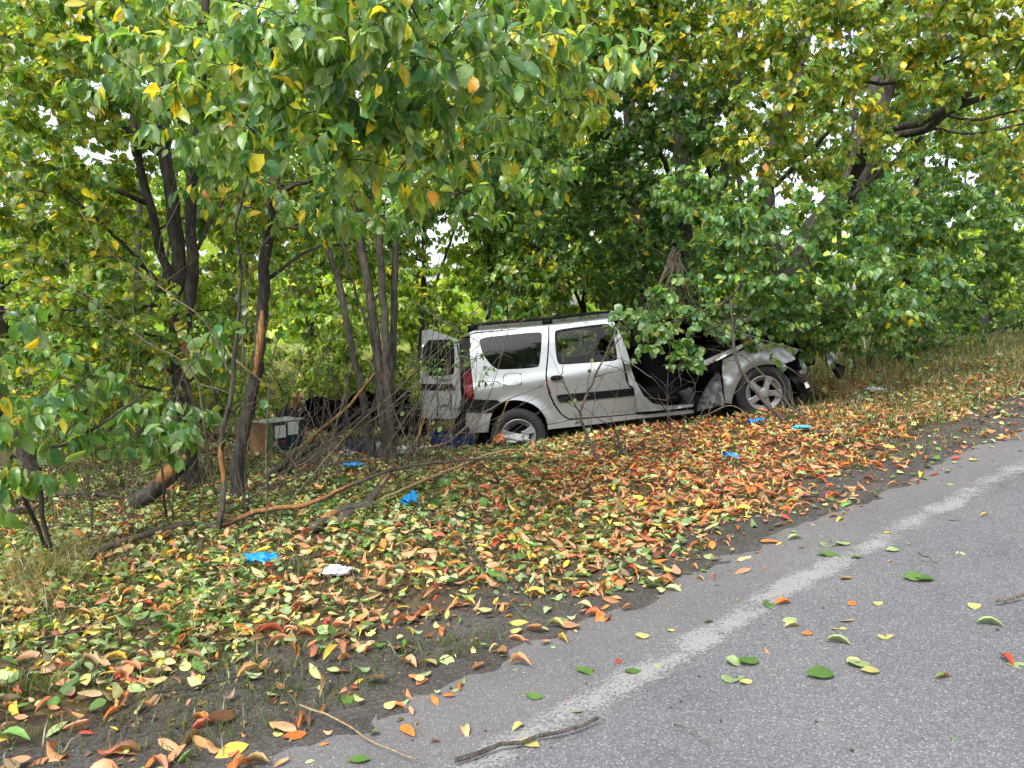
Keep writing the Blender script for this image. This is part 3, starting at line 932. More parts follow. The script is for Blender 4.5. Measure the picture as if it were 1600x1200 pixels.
# small trees and shrubs closing the belt behind
bgs = [(-130, 12.5, 'back tree at the left picture edge behind the slim trunk'), (90, 13, 'back tree seen between the slim left trunk and the triple stem'), (215, 11.6, 'thin back tree right behind the triple dark stem'),
       (390, 12.4, 'back tree behind the trunk with the orange wound'), (484, 11.8, 'thin back tree above the cardboard carton'), (650, 12.6, 'back tree leaning above the open rear car door'), (760, 13.4, 'back tree above the rear roof end of the car'),
       (848, 12.6, 'thin straight back trunk above the middle of the car roof'), (915, 12.9, 'back tree filling the gap above the rear car door window'), (1000, 12.2, 'thick dark leaning back trunk above the car front door'), (1150, 14, 'back tree hidden behind the crushed car front'), (1330, 14.5, 'back tree right of the thickest trunk'), (1460, 17, 'back tree low behind the right verge trees'), (1640, 20, 'far back tree at the right picture edge')]
for i, (px, d, lab) in enumerate(bgs):
    t = Tree('belt_tree', lab, gb(px, d), group='trees at the back of the belt', temps=TF)
    x0 = t.base[0]
    lean = rng.uniform(-.5, .5) if px != 1000 else -.35
    top = t.base + np.array([lean, .2, 7.6])
    r0 = .05 if px not in (1000,) else .15
    t.stem([t.base, t.base + (top - t.base) * .3 + rng.normal(0, .08, 3), t.base + (top - t.base) * .6 + rng.normal(0, .1, 3), top], r0, r0 * .45, 7)
    if px != 848:
        q = t.base + (top - t.base) * .2
        t.stem([q, q + [rng.uniform(-.7, .7), .1, 1.2], q + [rng.uniform(-1.2, 1.2), .2, 3]], r0 * .6, r0 * .3, 6)
    dens = 74 if px < 820 else 56
    for k in range(12):
        zz = [1.2, 1.9, 2.6, 3.2, 3.8, 4.5, 5.2, 2.2, 3.6, 5.9, 6.7, 7.3][k]
        c = t.base + np.array([rng.uniform(-1.3, 1.3), rng.uniform(-.6, .9), zz * (d / 12.5)])
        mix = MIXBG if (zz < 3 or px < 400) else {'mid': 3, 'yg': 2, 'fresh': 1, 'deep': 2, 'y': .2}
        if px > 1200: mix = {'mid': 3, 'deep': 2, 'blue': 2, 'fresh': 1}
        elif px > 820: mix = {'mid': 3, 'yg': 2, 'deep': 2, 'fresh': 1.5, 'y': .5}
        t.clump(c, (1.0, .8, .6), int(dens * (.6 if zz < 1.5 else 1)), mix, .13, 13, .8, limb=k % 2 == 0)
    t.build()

# undergrowth bushes at the foot of the belt
bush = [(30, 9.6, 'low bush under the slim left trunk'), (170, 10.2, 'low green bush left of the triple stem'), (340, 10.6, 'low bush behind the trunk with the wound'), (470, 11.2, 'yellowish bush behind the cardboard carton'), (580, 11.6, 'bush behind the black plastic shell'),
        (700, 12.2, 'bush glimpsed behind the open rear car door'), (900, 13, 'bright bush seen through the rear car window'), (965, 12.6, 'bush behind the middle of the car roof'), (830, 12.4, 'bright bush behind the rear end of the car roof'), (1350, 11.5, 'dark low bush right of the car front'), (1425, 13.0, 'low bush at the foot of the leaning right trunk'), (1500, 16.0, 'dark bush under the upright thin right trunk'), (1600, 17.0, 'dark bush at the right picture edge')]
for i, (px, d, lab) in enumerate(bush):
    t = Tree('bush', lab, gb(px, d), 'bush', 'bushes at the foot of the trees', temps=TF)
    for k in range(3):
        a = rng.uniform(-.5, .5)
        t.stem([t.base + [a * .2, 0, 0], t.base + [a * .7, rng.uniform(-.2, .2), .6], t.base + [a * 1.3, rng.uniform(-.3, .3), 1.2]], .014, .006, 5, 'stem', .2)
    for k in range(4):
        c = t.base + np.array([rng.uniform(-.7, .7), rng.uniform(-.3, .3), rng.uniform(.35, 1.15)])
        t.clump(c, (.6, .5, .42), 46 if px < 1000 else (18 if px < 1450 else 50), {'yg': 3, 'mid': 3, 'olive': 2, 'lime': 1.2, 'fresh': 1} if px < 1000 else MIXD, .1, 12, .6, limb=False)
    t.build()
#%%MID
# ------------------------------------------------------------------ the wrecked car
TH = R(9.3)
def car_paint():
    m, nt, b = new_mat('silver_paint')
    L = nt.links.new
    tc = N(nt, 'ShaderNodeTexCoord')
    n1 = N(nt, 'ShaderNodeTexNoise', Scale=4.0, Detail=10.0, Roughness=.8)
    n2 = N(nt, 'ShaderNodeTexNoise', Scale=60.0, Detail=4.0)
    mp = N(nt, 'ShaderNodeMapping'); mp.inputs['Scale'].default_value = (1, 1, 1)
    L(tc.outputs['Object'], n1.inputs['Vector']); L(tc.outputs['Object'], n2.inputs['Vector'])
    sp = N(nt, 'ShaderNodeSeparateXYZ'); L(tc.outputs['Object'], sp.inputs[0])
    # road film, thicker along the sills
    ml = N(nt, 'ShaderNodeMapRange'); ml.inputs['From Min'].default_value = .25; ml.inputs['From Max'].default_value = .85
    ml.inputs['To Min'].default_value = .95; ml.inputs['To Max'].default_value = .22
    L(sp.outputs['Z'], ml.inputs['Value'])
    mu = N(nt, 'ShaderNodeMath', operation='MULTIPLY'); L(ml.outputs[0], mu.inputs[0]); L(n1.outputs['Fac'], mu.inputs[1])
    mx = N(nt, 'ShaderNodeMix', data_type='RGBA')
    mx.inputs[6].default_value = (.385, .415, .44, 1); mx.inputs[7].default_value = (.20, .185, .16, 1)
    L(mu.outputs[0], mx.inputs[0]); L(mx.outputs[2], b.inputs['Base Color'])
    b.inputs['Metallic'].default_value = .55
    b.inputs['Roughness'].default_value = .33
    b.inputs['Coat Weight'].default_value = .5
    b.inputs['Coat Roughness'].default_value = .06
    bp = N(nt, 'ShaderNodeBump', Strength=.05, Distance=.004); L(n2.outputs['Fac'], bp.inputs['Height']); L(bp.outputs[0], b.inputs['Normal'])
    return m
M['paint'] = car_paint()
M['inner_metal'] = simple('bare_inner_metal', (.36, .37, .38), .45, .5, .25, 14, .15)
M['black_plastic'] = simple('black_plastic', (.007, .0075, .009), .5, 0, .3, 30, .15, .12)
M['door_grey'] = simple('door_dark_grey', (.05, .05, .052), .38, .3, .35, 9, .2)  # plain dark grey for the crumpled door pieces, instead of the silver paint
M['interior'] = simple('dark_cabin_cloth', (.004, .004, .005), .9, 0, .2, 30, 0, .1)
M['rubber'] = simple('tyre_rubber', (.010, .010, .011), .8, 0, .35, 18, .2)
M['alloy'] = simple('wheel_silver', (.24, .24, .245), .45, .5, .25, 9)
M['dark_glass'] = simple('tinted_glass', (.003, .0035, .004), .04, 0, 0, 1, 0, .4)
M['red_lens'] = simple('red_lens', (.09, .0015, .004), .15, 0, .4, 24, .3, .3)
M['black_print'] = simple('black_print', (.012, .012, .014), .5)
M['red_print'] = simple('red_print', (.28, .02, .03), .5)
M['white_print'] = simple('white_sheet', (.72, .72, .70), .7, 0, .08, 20)
def clear_glass():
    m, nt, b = new_mat('clear_glass')
    out = nt.nodes['Material Output']
    tp = N(nt, 'ShaderNodeBsdfTransparent'); tp.inputs[0].default_value = (.62, .68, .64, 1)
    gl = N(nt, 'ShaderNodeBsdfGlossy'); gl.inputs['Roughness'].default_value = .02
    fr = N(nt, 'ShaderNodeFresnel'); fr.inputs[0].default_value = 1.4
    ms = N(nt, 'ShaderNodeMixShader')
    nt.links.new(fr.outputs[0], ms.inputs[0]); nt.links.new(tp.outputs[0], ms.inputs[1]); nt.links.new(gl.outputs[0], ms.inputs[2])
    nt.links.new(ms.outputs[0], out.inputs['Surface'])
    return m
M['clear_glass'] = clear_glass()

_o = P(810, 683, 9.0)
_up = np.array([-math.sin(TH), 0, math.cos(TH)])
_fw = np.array([math.cos(TH), 0, math.sin(TH)])
CO = _o - _up * .315
car = empty('car', CO, 'wrecked silver estate car nosed into the trees, rear door leaf open', 'car', None, (0, -TH, 0))

def CL(q):
    w = P(q[0], q[1], 9.0) - CO
    return (float(w @ _fw), float(w @ _up))
A = lambda x, y: CL((640 + x / 4.444, 460 + y / 4.444))
B = lambda x, y: CL((1080 + x / 6.154, 480 + y / 6.154))
D6 = lambda x, y: CL((940 + x / 6, 460 + y / 6))
R3 = lambda x, y: CL((640 + x / 5.457, 500 + y / 5.457))
FW = CL((1195.4, 614.9))

def inset(u, v):
    u = np.asarray(u, float); v = np.asarray(v, float)
    y = np.interp(v, [.15, .45, .70, .90, .945, 1.03, 1.10, 1.35, 1.65], [.085, .05, .028, .006, .0, .035, .05, .11, .215])
    for cu, cv in ((0, .315), FW):
        r = np.hypot(u - cu, v - cv)
        y = y - .035 * np.exp(-((r - .40) / .055) ** 2) * (v > .25)
    y = y + .07 * np.exp(-((u - 1.47) / .1) ** 2 - ((v - .84) / .12) ** 2)
    return y

def inpoly(x, y, poly):
    poly = np.asarray(poly)
    c = np.zeros(x.shape, bool)
    j = len(poly) - 1
    for i in range(len(poly)):
        xi, yi = poly[i]; xj, yj = poly[j]
        with np.errstate(divide='ignore', invalid='ignore'):
            c ^= ((yi > y) != (yj > y)) & (x < (xj - xi) * (y - yi) / (yj - yi + 1e-12) + xi)
        j = i
    return c

def refine(poly, step=.05, chaikin=0):
    p = np.asarray(poly, float)
    for _ in range(chaikin):
        q = np.roll(p, -1, 0)
        p = np.stack([p * .75 + q * .25, p * .25 + q * .75], 1).reshape(-1, 2)
    out = []
    for a, b in zip(p, np.roll(p, -1, 0)):
        n = max(1, int(np.linalg.norm(b - a) / step))
        out += [a + (b - a) * k / n for k in range(n)]
    return np.array(out)

def panel(name, outline, parent, mat, holes=(), yf=None, thick=.025, step=.045, crumple=0, ch=0, hch=2, off=0.0, far=False):
    """a pressed body panel: outline in the car's side plane, bent to the body's section, with a folded-in rim"""
    yf = yf or inset
    loops = [refine(outline, step, ch)] + [refine(h, step, hch) for h in holes]
    verts, edges, n = [], [], 0
    for lp in loops:
        k = len(lp)
        verts += [Vector(q) for q in lp]
        edges += [(n + i, n + (i + 1) % k) for i in range(k)]
        n += k
    allp = np.vstack(loops)
    x0, y0 = allp.min(0); x1, y1 = allp.max(0)
    gx, gy = np.meshgrid(np.arange(x0 + step / 2, x1, step), np.arange(y0 + step / 2, y1, step))
    gx = gx.ravel() + rng.uniform(-.1, .1, gx.size) * step; gy = gy.ravel() + rng.uniform(-.1, .1, gy.size) * step
    keep = inpoly(gx, gy, loops[0])
    for h in loops[1:]: keep &= ~inpoly(gx, gy, h)
    for i in np.where(keep)[0]:
        if np.min(np.hypot(allp[:, 0] - gx[i], allp[:, 1] - gy[i])) > step * .45:
            verts.append(Vector((gx[i], gy[i])))
    res = delaunay_2d_cdt(verts, edges, [], 0, 1e-6)
    V = np.array([(v[0], v[1]) for v in res[0]])
    tris = []
    cen = np.array([V[list(f)].mean(0) for f in res[2]])
    ok = inpoly(cen[:, 0], cen[:, 1], loops[0])
    for h in loops[1:]: ok &= ~inpoly(cen[:, 0], cen[:, 1], h)
    for f, k in zip(res[2], ok):
        if k:
            a, b, c = f[:3]
            cr = (V[b, 0] - V[a, 0]) * (V[c, 1] - V[a, 1]) - (V[b, 1] - V[a, 1]) * (V[c, 0] - V[a, 0])
            tris.append((a, b, c) if cr > 0 else (a, c, b))
    def lift(p):
        y = yf(p[:, 0], p[:, 1]) + off
        if crumple:
            y = y + crumple * np.array([mn.noise(Vector((a * 7, b * 7, 3.1))) + .5 * mn.noise(Vector((a * 19, b * 19, 1.7))) for a, b in p])
        if far: y = 1.75 - y
        return np.column_stack([p[:, 0], y, p[:, 1]])
    v3 = lift(V)
    faces = list(tris) if not far else [t[::-1] for t in tris]
    base = len(v3)
    av = [v3]
    for lp in loops:
        f3 = lift(lp)
        b3 = f3 + np.array([0, -thick if far else thick, 0])
        k = len(lp)
        av += [f3, b3]
        for i in range(k):
            faces.append((base + i, base + (i + 1) % k, base + k + (i + 1) % k, base + k + i))
        base += 2 * k
    return mesh(name, np.vstack(av), faces, parent, mat)

def shrink(poly, f):
    p = np.asarray(poly, float)
    c = (p.min(0) + p.max(0)) / 2
    return c + (p - c) * f

QW = [A(*q) for q in [(482, 330), (492, 312), (530, 300), (700, 282), (905, 262), (922, 275), (922, 310), (905, 490), (888, 512), (640, 526), (600, 520), (560, 490), (520, 440), (492, 385)]]
FLAP = [A(*q) for q in [(650, 548), (770, 545), (780, 560), (778, 620), (765, 632), (660, 636), (650, 620)]]
quarter = [A(*q) for q in [(415, 290), (432, 268), (470, 262), (600, 247), (800, 235), (967, 222), (966, 300), (956, 440), (943, 560), (949, 630), (969, 700), (1001, 770), (1046, 833), (1088, 866), (1108, 874), (1040, 892), (958, 905), (946, 862), (925, 825), (895, 790), (860, 765), (820, 748), (780, 738), (740, 733), (700, 735), (660, 742), (632, 752), (612, 736), (449, 729), (442, 640), (428, 540), (415, 420)]]
qp = panel('rear_quarter_panel', quarter, car, M['paint'], [QW, FLAP])
panel('quarter_window', shrink(QW, 1.01), qp, M['dark_glass'], off=.008, ch=2, thick=.01)
panel('fuel_flap', shrink(FLAP, .93), qp, M['paint'], ch=2, thick=.02, off=-.001)
panel('fuel_flap_recess', shrink(FLAP, 1.04), qp, M['black_plastic'], ch=2, off=.016, thick=.004)

DW = [A(*q) for q in [(1010, 268), (1024, 248), (1200, 224), (1378, 203), (1410, 214), (1430, 320), (1448, 440), (1440, 464), (1250, 476), (1060, 490), (1030, 484), (1016, 400)]]
rdoor = [A(*q) for q in [(975, 222), (1200, 192), (1402, 172), (1414, 190), (1440, 290), (1464, 400), (1490, 520), (1505, 600), (1530, 650), (1562, 655), (1570, 700), (1580, 810), (1574, 831), (1400, 846), (1200, 860), (1110, 866), (1062, 836), (1017, 773), (983, 704), (963, 640), (954, 560), (966, 440), (975, 300)]]
rd = panel('rear_door', rdoor, car, M['paint'], [DW])
panel('window_frame', shrink(DW, 1.0), rd, M['black_plastic'], [shrink(DW, .925)], off=.004, ch=2, thick=.02)
panel('window_pane', shrink(DW, .93), rd, M['clear_glass'], off=.014, ch=2, thick=.003)
panel('rub_strip', [A(*q) for q in [(1020, 706), (1040, 698), (1300, 676), (1560, 652), (1566, 704), (1300, 728), (1048, 752), (1034, 740)]], rd, M['black_plastic'], off=-.012, thick=.012)
panel('door_handle', [A(*q) for q in [(975, 582), (985, 568), (1010, 562), (1050, 561), (1070, 572), (1062, 588), (1020, 598), (985, 597)]], rd, M['black_plastic'], off=-.022, thick=.02, ch=2, step=.02)
for (x0, y0, x1, y1, mt) in [(852.8, 596.5, 856.6, 602, 'red_print'), (855.8, 603.5, 857.5, 606.8, 'black_print'), (857.2, 607.6, 859.2, 611, 'black_print'), (858.6, 611.5, 861.6, 615.8, 'red_print')]:
    a = CL((x0, y0)); b = CL((x1, y1))
    s = .006
    panel('decal', [(a[0], a[1]), (a[0] + .014, a[1] + .004), (b[0] + .004, b[1]), (b[0] - .010, b[1] - .004)], rd, M[mt], off=-.002, thick=.0015, step=.02)

panel('centre_pillar', [D6(*q) for q in [(112, 232), (150, 290), (202, 420), (247, 560), (287, 690), (332, 830), (402, 955), (500, 1035), (620, 1056), (870, 1040), (870, 1062), (700, 1083), (560, 1098), (335, 1112), (328, 1000), (312, 880), (292, 868), (262, 850), (250, 760), (215, 640), (190, 560), (166, 430), (138, 320)]], car, M['inner_metal'], off=.02, thick=.06, crumple=.012)
panel('pillar_skin', [D6(*q) for q in [(105, 232), (135, 262), (190, 380), (235, 500), (275, 640), (262, 660), (215, 650), (185, 560), (160, 430), (132, 310)]], car, M['paint'], off=.004, thick=.03, crumple=.01)
panel('sill', [A(*q) for q in [(959, 909), (1040, 896), (1112, 878), (1250, 866), (1575, 838), (1640, 842), (1800, 824), (1975, 806), (1975, 826), (1800, 844), (1590, 864), (1300, 902), (960, 940)]], car, M['paint'], thick=.12, yf=lambda u, v: .02 + 0 * u)
ff = panel('front_fender', [B(*q) for q in [(310, 500), (400, 465), (560, 374), (640, 354), (760, 350), (900, 360), (960, 385), (1005, 500), (960, 522), (830, 556), (740, 548), (650, 560), (570, 598), (500, 660), (455, 730), (420, 820), (390, 930), (335, 925), (320, 800), (308, 620)]], car, M['paint'], crumple=.032, off=-.01)
panel('windscreen_pillar', [B(*q) for q in [(108, 545), (118, 520), (300, 440), (540, 330), (562, 348), (480, 395), (390, 442), (150, 560)]], car, M['inner_metal'], thick=.06, off=-.02, crumple=.02)
panel('windscreen_pillar', [B(*q) for q in [(405, 200), (440, 200), (605, 335), (548, 348), (500, 305), (420, 240)]], car, M['inner_metal'], thick=.05, crumple=.02)
panel('front_window', [B(*q) for q in [(330, 300), (410, 240), (478, 290), (488, 330), (440, 368), (345, 405)]], car, M['dark_glass'], thick=.008, off=.02)
panel('torn_roof_edge', [B(*q) for q in [(385, 188), (520, 122), (552, 132), (475, 182), (430, 210)]], car, M['paint'], thick=.03, off=.0, crumple=.03, yf=lambda u, v: .15 + 0 * u)
panel('crushed_front_door', [D6(*q) for q in [(880, 1088), (900, 1020), (960, 900), (1000, 840), (1060, 772), (1085, 728), (1112, 740), (1130, 1020), (1000, 1060)]], car, M['door_grey'], thick=.05, yf=lambda u, v: -.06 + .25 * (v - .4), crumple=.05, step=.025)
panel('crushed_front_door', [D6(*q) for q in [(735, 925), (860, 880), (882, 900), (888, 1055), (860, 1062), (800, 1000)]], car, M['door_grey'], thick=.04, yf=lambda u, v: .12 + 0 * u, crumple=.04, step=.03)
bl = panel('torn_front_bumper', [B(*q) for q in [(900, 575), (960, 590), (1050, 650), (1140, 720), (1150, 800), (1110, 915), (1085, 900), (1040, 820), (990, 730), (940, 650)]], car, M['black_plastic'], thick=.05, yf=lambda u, v: .0 + 0 * u, crumple=.06, step=.025)
panel('sticker', [B(*q) for q in [(1068, 722), (1104, 712), (1122, 765), (1090, 778)]], bl, M['white_print'], thick=.004, yf=lambda u, v: -.055 + 0 * u)
panel('bumper_fragment', [B(*q) for q in [(1085, 548), (1110, 530), (1140, 580), (1135, 630), (1110, 655), (1068, 640), (1098, 600)]], car, M['paint'], thick=.04, yf=lambda u, v: .1 + 0 * u, crumple=.04, step=.025)
def at_depth(f, y):   # points traced where the far corner of the car stands
    k = (9.0 + y) / 9.0
    def g(x, yy):
        w = P(1080 + x / 6.154, 480 + yy / 6.154, 9.0 + y) - CO
        return (float(w @ _fw), float(w @ _up))
    return g
BF = at_depth(B, 1.0)
panel('bumper_corner', [BF(*q) for q in [(1320, 368), (1370, 360), (1440, 450), (1500, 540), (1490, 572), (1430, 520), (1395, 560), (1372, 585), (1345, 470)]], car, M['paint'], thick=.06, yf=lambda u, v: 1.0 + .6 * (u - 3.9), crumple=.07, step=.03)
panel('bumper_foam', [BF(*q) for q in [(1395, 605), (1440, 590), (1436, 545), (1500, 575), (1478, 680), (1430, 690)]], car, M['black_plastic'], thick=.12, yf=lambda u, v: 1.05 + 0 * u, crumple=.05, step=.03)

# front structure: dark crushed engine bay and folded bonnet
def blob_box(name, c, s, parent, mat, amp=.05, sub=4, f=4.0):
    bm = bmesh.new()
    bmesh.ops.create_cube(bm, size=1)
    bmesh.ops.subdivide_edges(bm, edges=bm.edges[:], cuts=sub, use_grid_fill=True)
    for v in bm.verts:
        p = Vector((v.co.x * s[0], v.co.y * s[1], v.co.z * s[2])) + Vector(c)
        n = mn.noise_vector(p * f)
        v.co = p + n * amp
    me = bpy.data.meshes.new(name)
    bm.to_mesh(me); bm.free()
    return link(name, me, parent, mat)
blob_box('engine', (3.15, .85, .72), (.7, 1.1, .42), car, M['black_plastic'], .09, 5, 5)
blob_box('radiator', (3.62, .9, .72), (.10, 1.2, .36), car, M['black_plastic'], .05, 5)
def sheet(name, fn, nu, nv, parent, mat, thick=.004):
    U, W_ = np.meshgrid(np.linspace(0, 1, nu), np.linspace(0, 1, nv))
    v = np.array([fn(a, b) for a, b in zip(U.ravel(), W_.ravel())])
    i = np.arange(nu - 1)[None, :] + np.arange(nv - 1)[:, None] * nu
    f = np.stack([i, i + 1, i + nu + 1, i + nu], -1).reshape(-1, 4)
    o = mesh(name, v, f, parent, mat)
    m = o.modifiers.new('thickness', 'SOLIDIFY'); m.thickness = thick
    return o
def bonnet(a, b):
    u = 2.55 + a * 1.0
    z = np.interp(a, [0, .3, .5, .7, 1], [1.0, 1.2, 1.22, 1.02, .86])
    y = .22 + b * 1.3
    n = mn.noise(Vector((u * 3, y * 3, 0))) * .07 + mn.noise(Vector((u * 9, y * 7, 4))) * .03
    return (u, y, z + n + .06 * math.sin(b * math.pi))
sheet('bonnet', bonnet, 24, 24, car, M['paint'])

# wheels
def wheel(u, v, turn=0.0, broken=False):
    w = empty('wheel', (0, 0, 0)); w.parent = car
    w.location = (u, .03, v); w.rotation_euler = (0, rng.uniform(0, .6), turn)
    # tyre as a lathe about local Y
    prof = [(.205, .02), (.225, .0), (.27, -.012), (.31, .0), (.326, .02), (.333, .05), (.333, .085), (.328, .09), (.328, .098), (.333, .104), (.333, .14), (.326, .18), (.30, .20), (.23, .20), (.205, .18)]
    S = 56
    vs_, fs = [], []
    for k in range(S):
        a = 2 * math.pi * k / S
        for j, (r, y) in enumerate(prof):
            rr = r - (.006 if 5 <= j <= 10 and k % 2 else 0)
            vs_.append((rr * math.cos(a), y, rr * math.sin(a)))
    n = len(prof)
    for k in range(S):
        for j in range(n - 1):
            fs.append((k * n + j, k * n + j + 1, ((k + 1) % S) * n + j + 1, ((k + 1) % S) * n + j))
    mesh('tyre', vs_, fs, w, M['rubber'])
    prof = [(.150, .05), (.178, .03), (.192, .012), (.207, .006), (.21, .02), (.205, .05), (.19, .08), (.185, .17)]
    vs_, fs = [], []
    for k in range(S):
        a = 2 * math.pi * k / S
        for (r, y) in prof: vs_.append((r * math.cos(a), y, r * math.sin(a)))
    n = len(prof)
    for k in range(S):
        for j in range(n - 1):
            fs.append((k * n + j, k * n + j + 1, ((k + 1) % S) * n + j + 1, ((k + 1) % S) * n + j))
    mesh('rim', vs_[:], [f for f in fs], w, M['alloy'])
    for k in range(5):
        if broken and k in (1, 3): continue
        a = 2 * math.pi * k / 5 + .3
        er = np.array([math.cos(a), 0, math.sin(a)]); et = np.array([-math.sin(a), 0, math.cos(a)]); ey = np.array([0, 1, 0])
        sec = []
        for r, hw, y in [(.055, .038, -.005), (.11, .034, .0), (.16, .042, .008), (.20, .056, .012)]:
            sec += [er * r + et * hw + ey * (y + .012), er * r + et * hw * .72 + ey * y, er * r - et * hw * .72 + ey * y, er * r - et * hw + ey * (y + .012), er * r - et * hw + ey * (y + .03), er * r + et * hw + ey * (y + .03)]
        f = []
        for s in range(3):
            for j in range(6):
                f.append((s * 6 + j, s * 6 + (j + 1) % 6, (s + 1) * 6 + (j + 1) % 6, (s + 1) * 6 + j))
        f += [(5, 4, 3, 2, 1, 0), (18, 19, 20, 21, 22, 23)]
        mesh('spoke', sec, f, w, M['alloy'], False)
    if not broken:
        vs_, fs = [(0, -.022, 0)], []
        for r, y in [(.03, -.021), (.055, -.016), (.066, -.006), (.068, .02)]:
            for k in range(32):
                a = 2 * math.pi * k / 32
                vs_.append((r * math.cos(a), y, r * math.sin(a)))
        for k in range(32):
            fs.append((0, 1 + k, 1 + (k + 1) % 32))
            for j in range(3):
                fs.append((1 + j * 32 + k, 1 + (j + 1) * 32 + k, 1 + (j + 1) * 32 + (k + 1) % 32, 1 + j * 32 + (k + 1) % 32))
        mesh('hub_cap', vs_, fs, w, M['alloy'])
    vs_ = [(0, .09, 0)] + [(.19 * math.cos(2 * math.pi * k / 40), .09, .19 * math.sin(2 * math.pi * k / 40)) for k in range(40)]
    mesh('backing_disc', vs_, [(0, 1 + k, 1 + (k + 1) % 40) for k in range(40)], w, M['interior'], False)  # dark backing disc closing the wheel behind the spokes
    return w
w1 = wheel(0, .315, 0, True)
w2 = wheel(FW[0], FW[1], R(-4))
for (u, v) in ((0, .315), FW):
    b = MB()
    arc = np.linspace(-.35, math.pi + .35, 26)
    vv, fs = [], []
    for a in arc:
        for y in (.03, .34):
            vv.append((u + .405 * math.cos(a), y, v + .405 * math.sin(a)))
    for k in range(25): fs.append((2 * k, 2 * k + 1, 2 * k + 3, 2 * k + 2))
    n = len(vv)
    vv.append((u, .34, v))
    for k in range(25): fs.append((2 * k + 1, n, 2 * k + 3))
    mesh('wheel_arch_liner', vv, fs, car, M['interior'])
for (u, v) in ((0, .315), FW):
    b = MB()
    vv, f = tube([(u, 1.5, v), (u, 1.7, v)], .33, 28)
    mesh('far_wheel', vv, f, car, M['rubber'])

# tail
tl = panel('tail_lamp', [A(*q) for q in [(364, 538), (412, 532), (426, 560), (441, 640), (447, 727), (388, 731), (374, 640)]], car, M['red_lens'], thick=.1, off=-.012, ch=1, step=.025)
panel('tail_lamp_lens', [A(*q) for q in [(384, 660), (430, 655), (436, 690), (390, 696)]], tl, simple('pale_red_lens', (.2, .012, .016), .1), thick=.01, off=-.016, ch=1, step=.02)
panel('dark_gap_panel', [A(*q) for q in [(346, 305), (413, 292), (413, 534), (362, 536), (352, 420)]], car, M['black_plastic'], thick=.1, off=.03)  # black panel painting in the dark of the gap between door leaf and body
panel('rear_bumper', [A(*q) for q in [(352, 738), (448, 732), (608, 739), (626, 757), (592, 796), (575, 820), (352, 817)]], car, M['black_plastic'], thick=.12, off=-.02)
panel('rear_bumper_skirt', [A(*q) for q in [(392, 821), (575, 823), (560, 862), (546, 958), (425, 965), (388, 905)]], car, M['paint'], thick=.08, off=-.01)
MB().box((-.66, .9, .55), (.12, 1.6, .32)).build('bumper_beam', car, M['black_plastic'], smooth_=False)

# roof, rails
def gut(u): return float(np.interp(u, [-.45, -.34, .56, 1.3, 2.2], [1.56, 1.612, 1.535, 1.497, 1.40]))
def roof(a, b):
    u = -.42 + a * 2.2
    w = b * 2 - 1
    y = .875 + w * .695
    cr = .075 * (1 - abs(w) ** 3.2)
    z = gut(u) + .004 + cr
    if u > 1.35:
        z += .25 * (u - 1.35) * mn.noise(Vector((u * 4, y * 4, 2))) - .16 * (u - 1.35)
    return (u, y, z)
sheet('roof', roof, 44, 22, car, M['paint'], .012)
for yy in (.26, 1.49):
    rp = catmull([(-.40, yy, gut(-.4) + .03), (-.28, yy, gut(-.28) + .075), (-.1, yy, gut(-.1) + .085), (.55, yy, gut(.55) + .09), (1.3, yy, gut(1.3) + .088), (1.5, yy, gut(1.5) + .03)], .06)
    rr = MB().tube(rp, .015, 8)
    for u in (-.33, .56, 1.42):
        rr.box((u, yy, gut(u) + .055), (.12, .035, .06))
    rr.build('roof_rail', car, M['black_plastic'])

# far flank, seen through the empty windows
far_out = [(-.42, .35), (-.42, 1.56), (.5, 1.53), (1.3, 1.49), (2.0, 1.42), (2.55, 1.03), (3.4, .95), (3.5, .5), (3.35, .45), (2.55, .3), (.4, .3), (.36, .5), (0, .72), (-.36, .5)]
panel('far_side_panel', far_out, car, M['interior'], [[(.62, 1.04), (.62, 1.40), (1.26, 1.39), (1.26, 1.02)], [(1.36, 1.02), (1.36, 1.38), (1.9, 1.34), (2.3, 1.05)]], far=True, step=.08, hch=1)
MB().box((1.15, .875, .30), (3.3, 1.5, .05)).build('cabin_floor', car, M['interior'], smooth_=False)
def seat(u, y0, y1, h):
    s = empty('seat', (u, (y0 + y1) / 2, .33)); s.parent = car
    wd = y1 - y0
    bevel(MB().box((.05, 0, .14), (.5, wd, .2)).build('cushion', s, M['interior'], smooth_=False), .05, 3)
    c, sn = math.cos(.25), math.sin(.25)
    bevel(MB().box((-.28, 0, h / 2 + .1), (.13, wd, h), [[c, 0, -sn], [0, 1, 0], [sn, 0, c]]).build('backrest', s, M['interior'], smooth_=False), .05, 3)
    for k in range(1 if wd < .7 else 2):
        yk = 0 if wd < .7 else (-.3 + .6 * k)
        bevel(MB().box((-.40, yk, h + .2), (.09, .26, .17)).build('headrest', s, M['interior'], smooth_=False), .03, 2)
seat(.75, .18, 1.57, .55)
seat(1.7, .2, .74, .6)
seat(1.7, .98, 1.52, .6)
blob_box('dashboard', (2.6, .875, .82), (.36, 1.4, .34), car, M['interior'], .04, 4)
def screen(a, b): # windscreen laminate pushed in, dark
    return (2.15 + a * .5 + .05 * mn.noise(Vector((a * 5, b * 5, 1))), .28 + b * 1.2, 1.36 - a * .36 + .05 * mn.noise(Vector((a * 4, b * 6, 7))))
sheet('windscreen', screen, 12, 16, car, M['dark_glass'], .006)

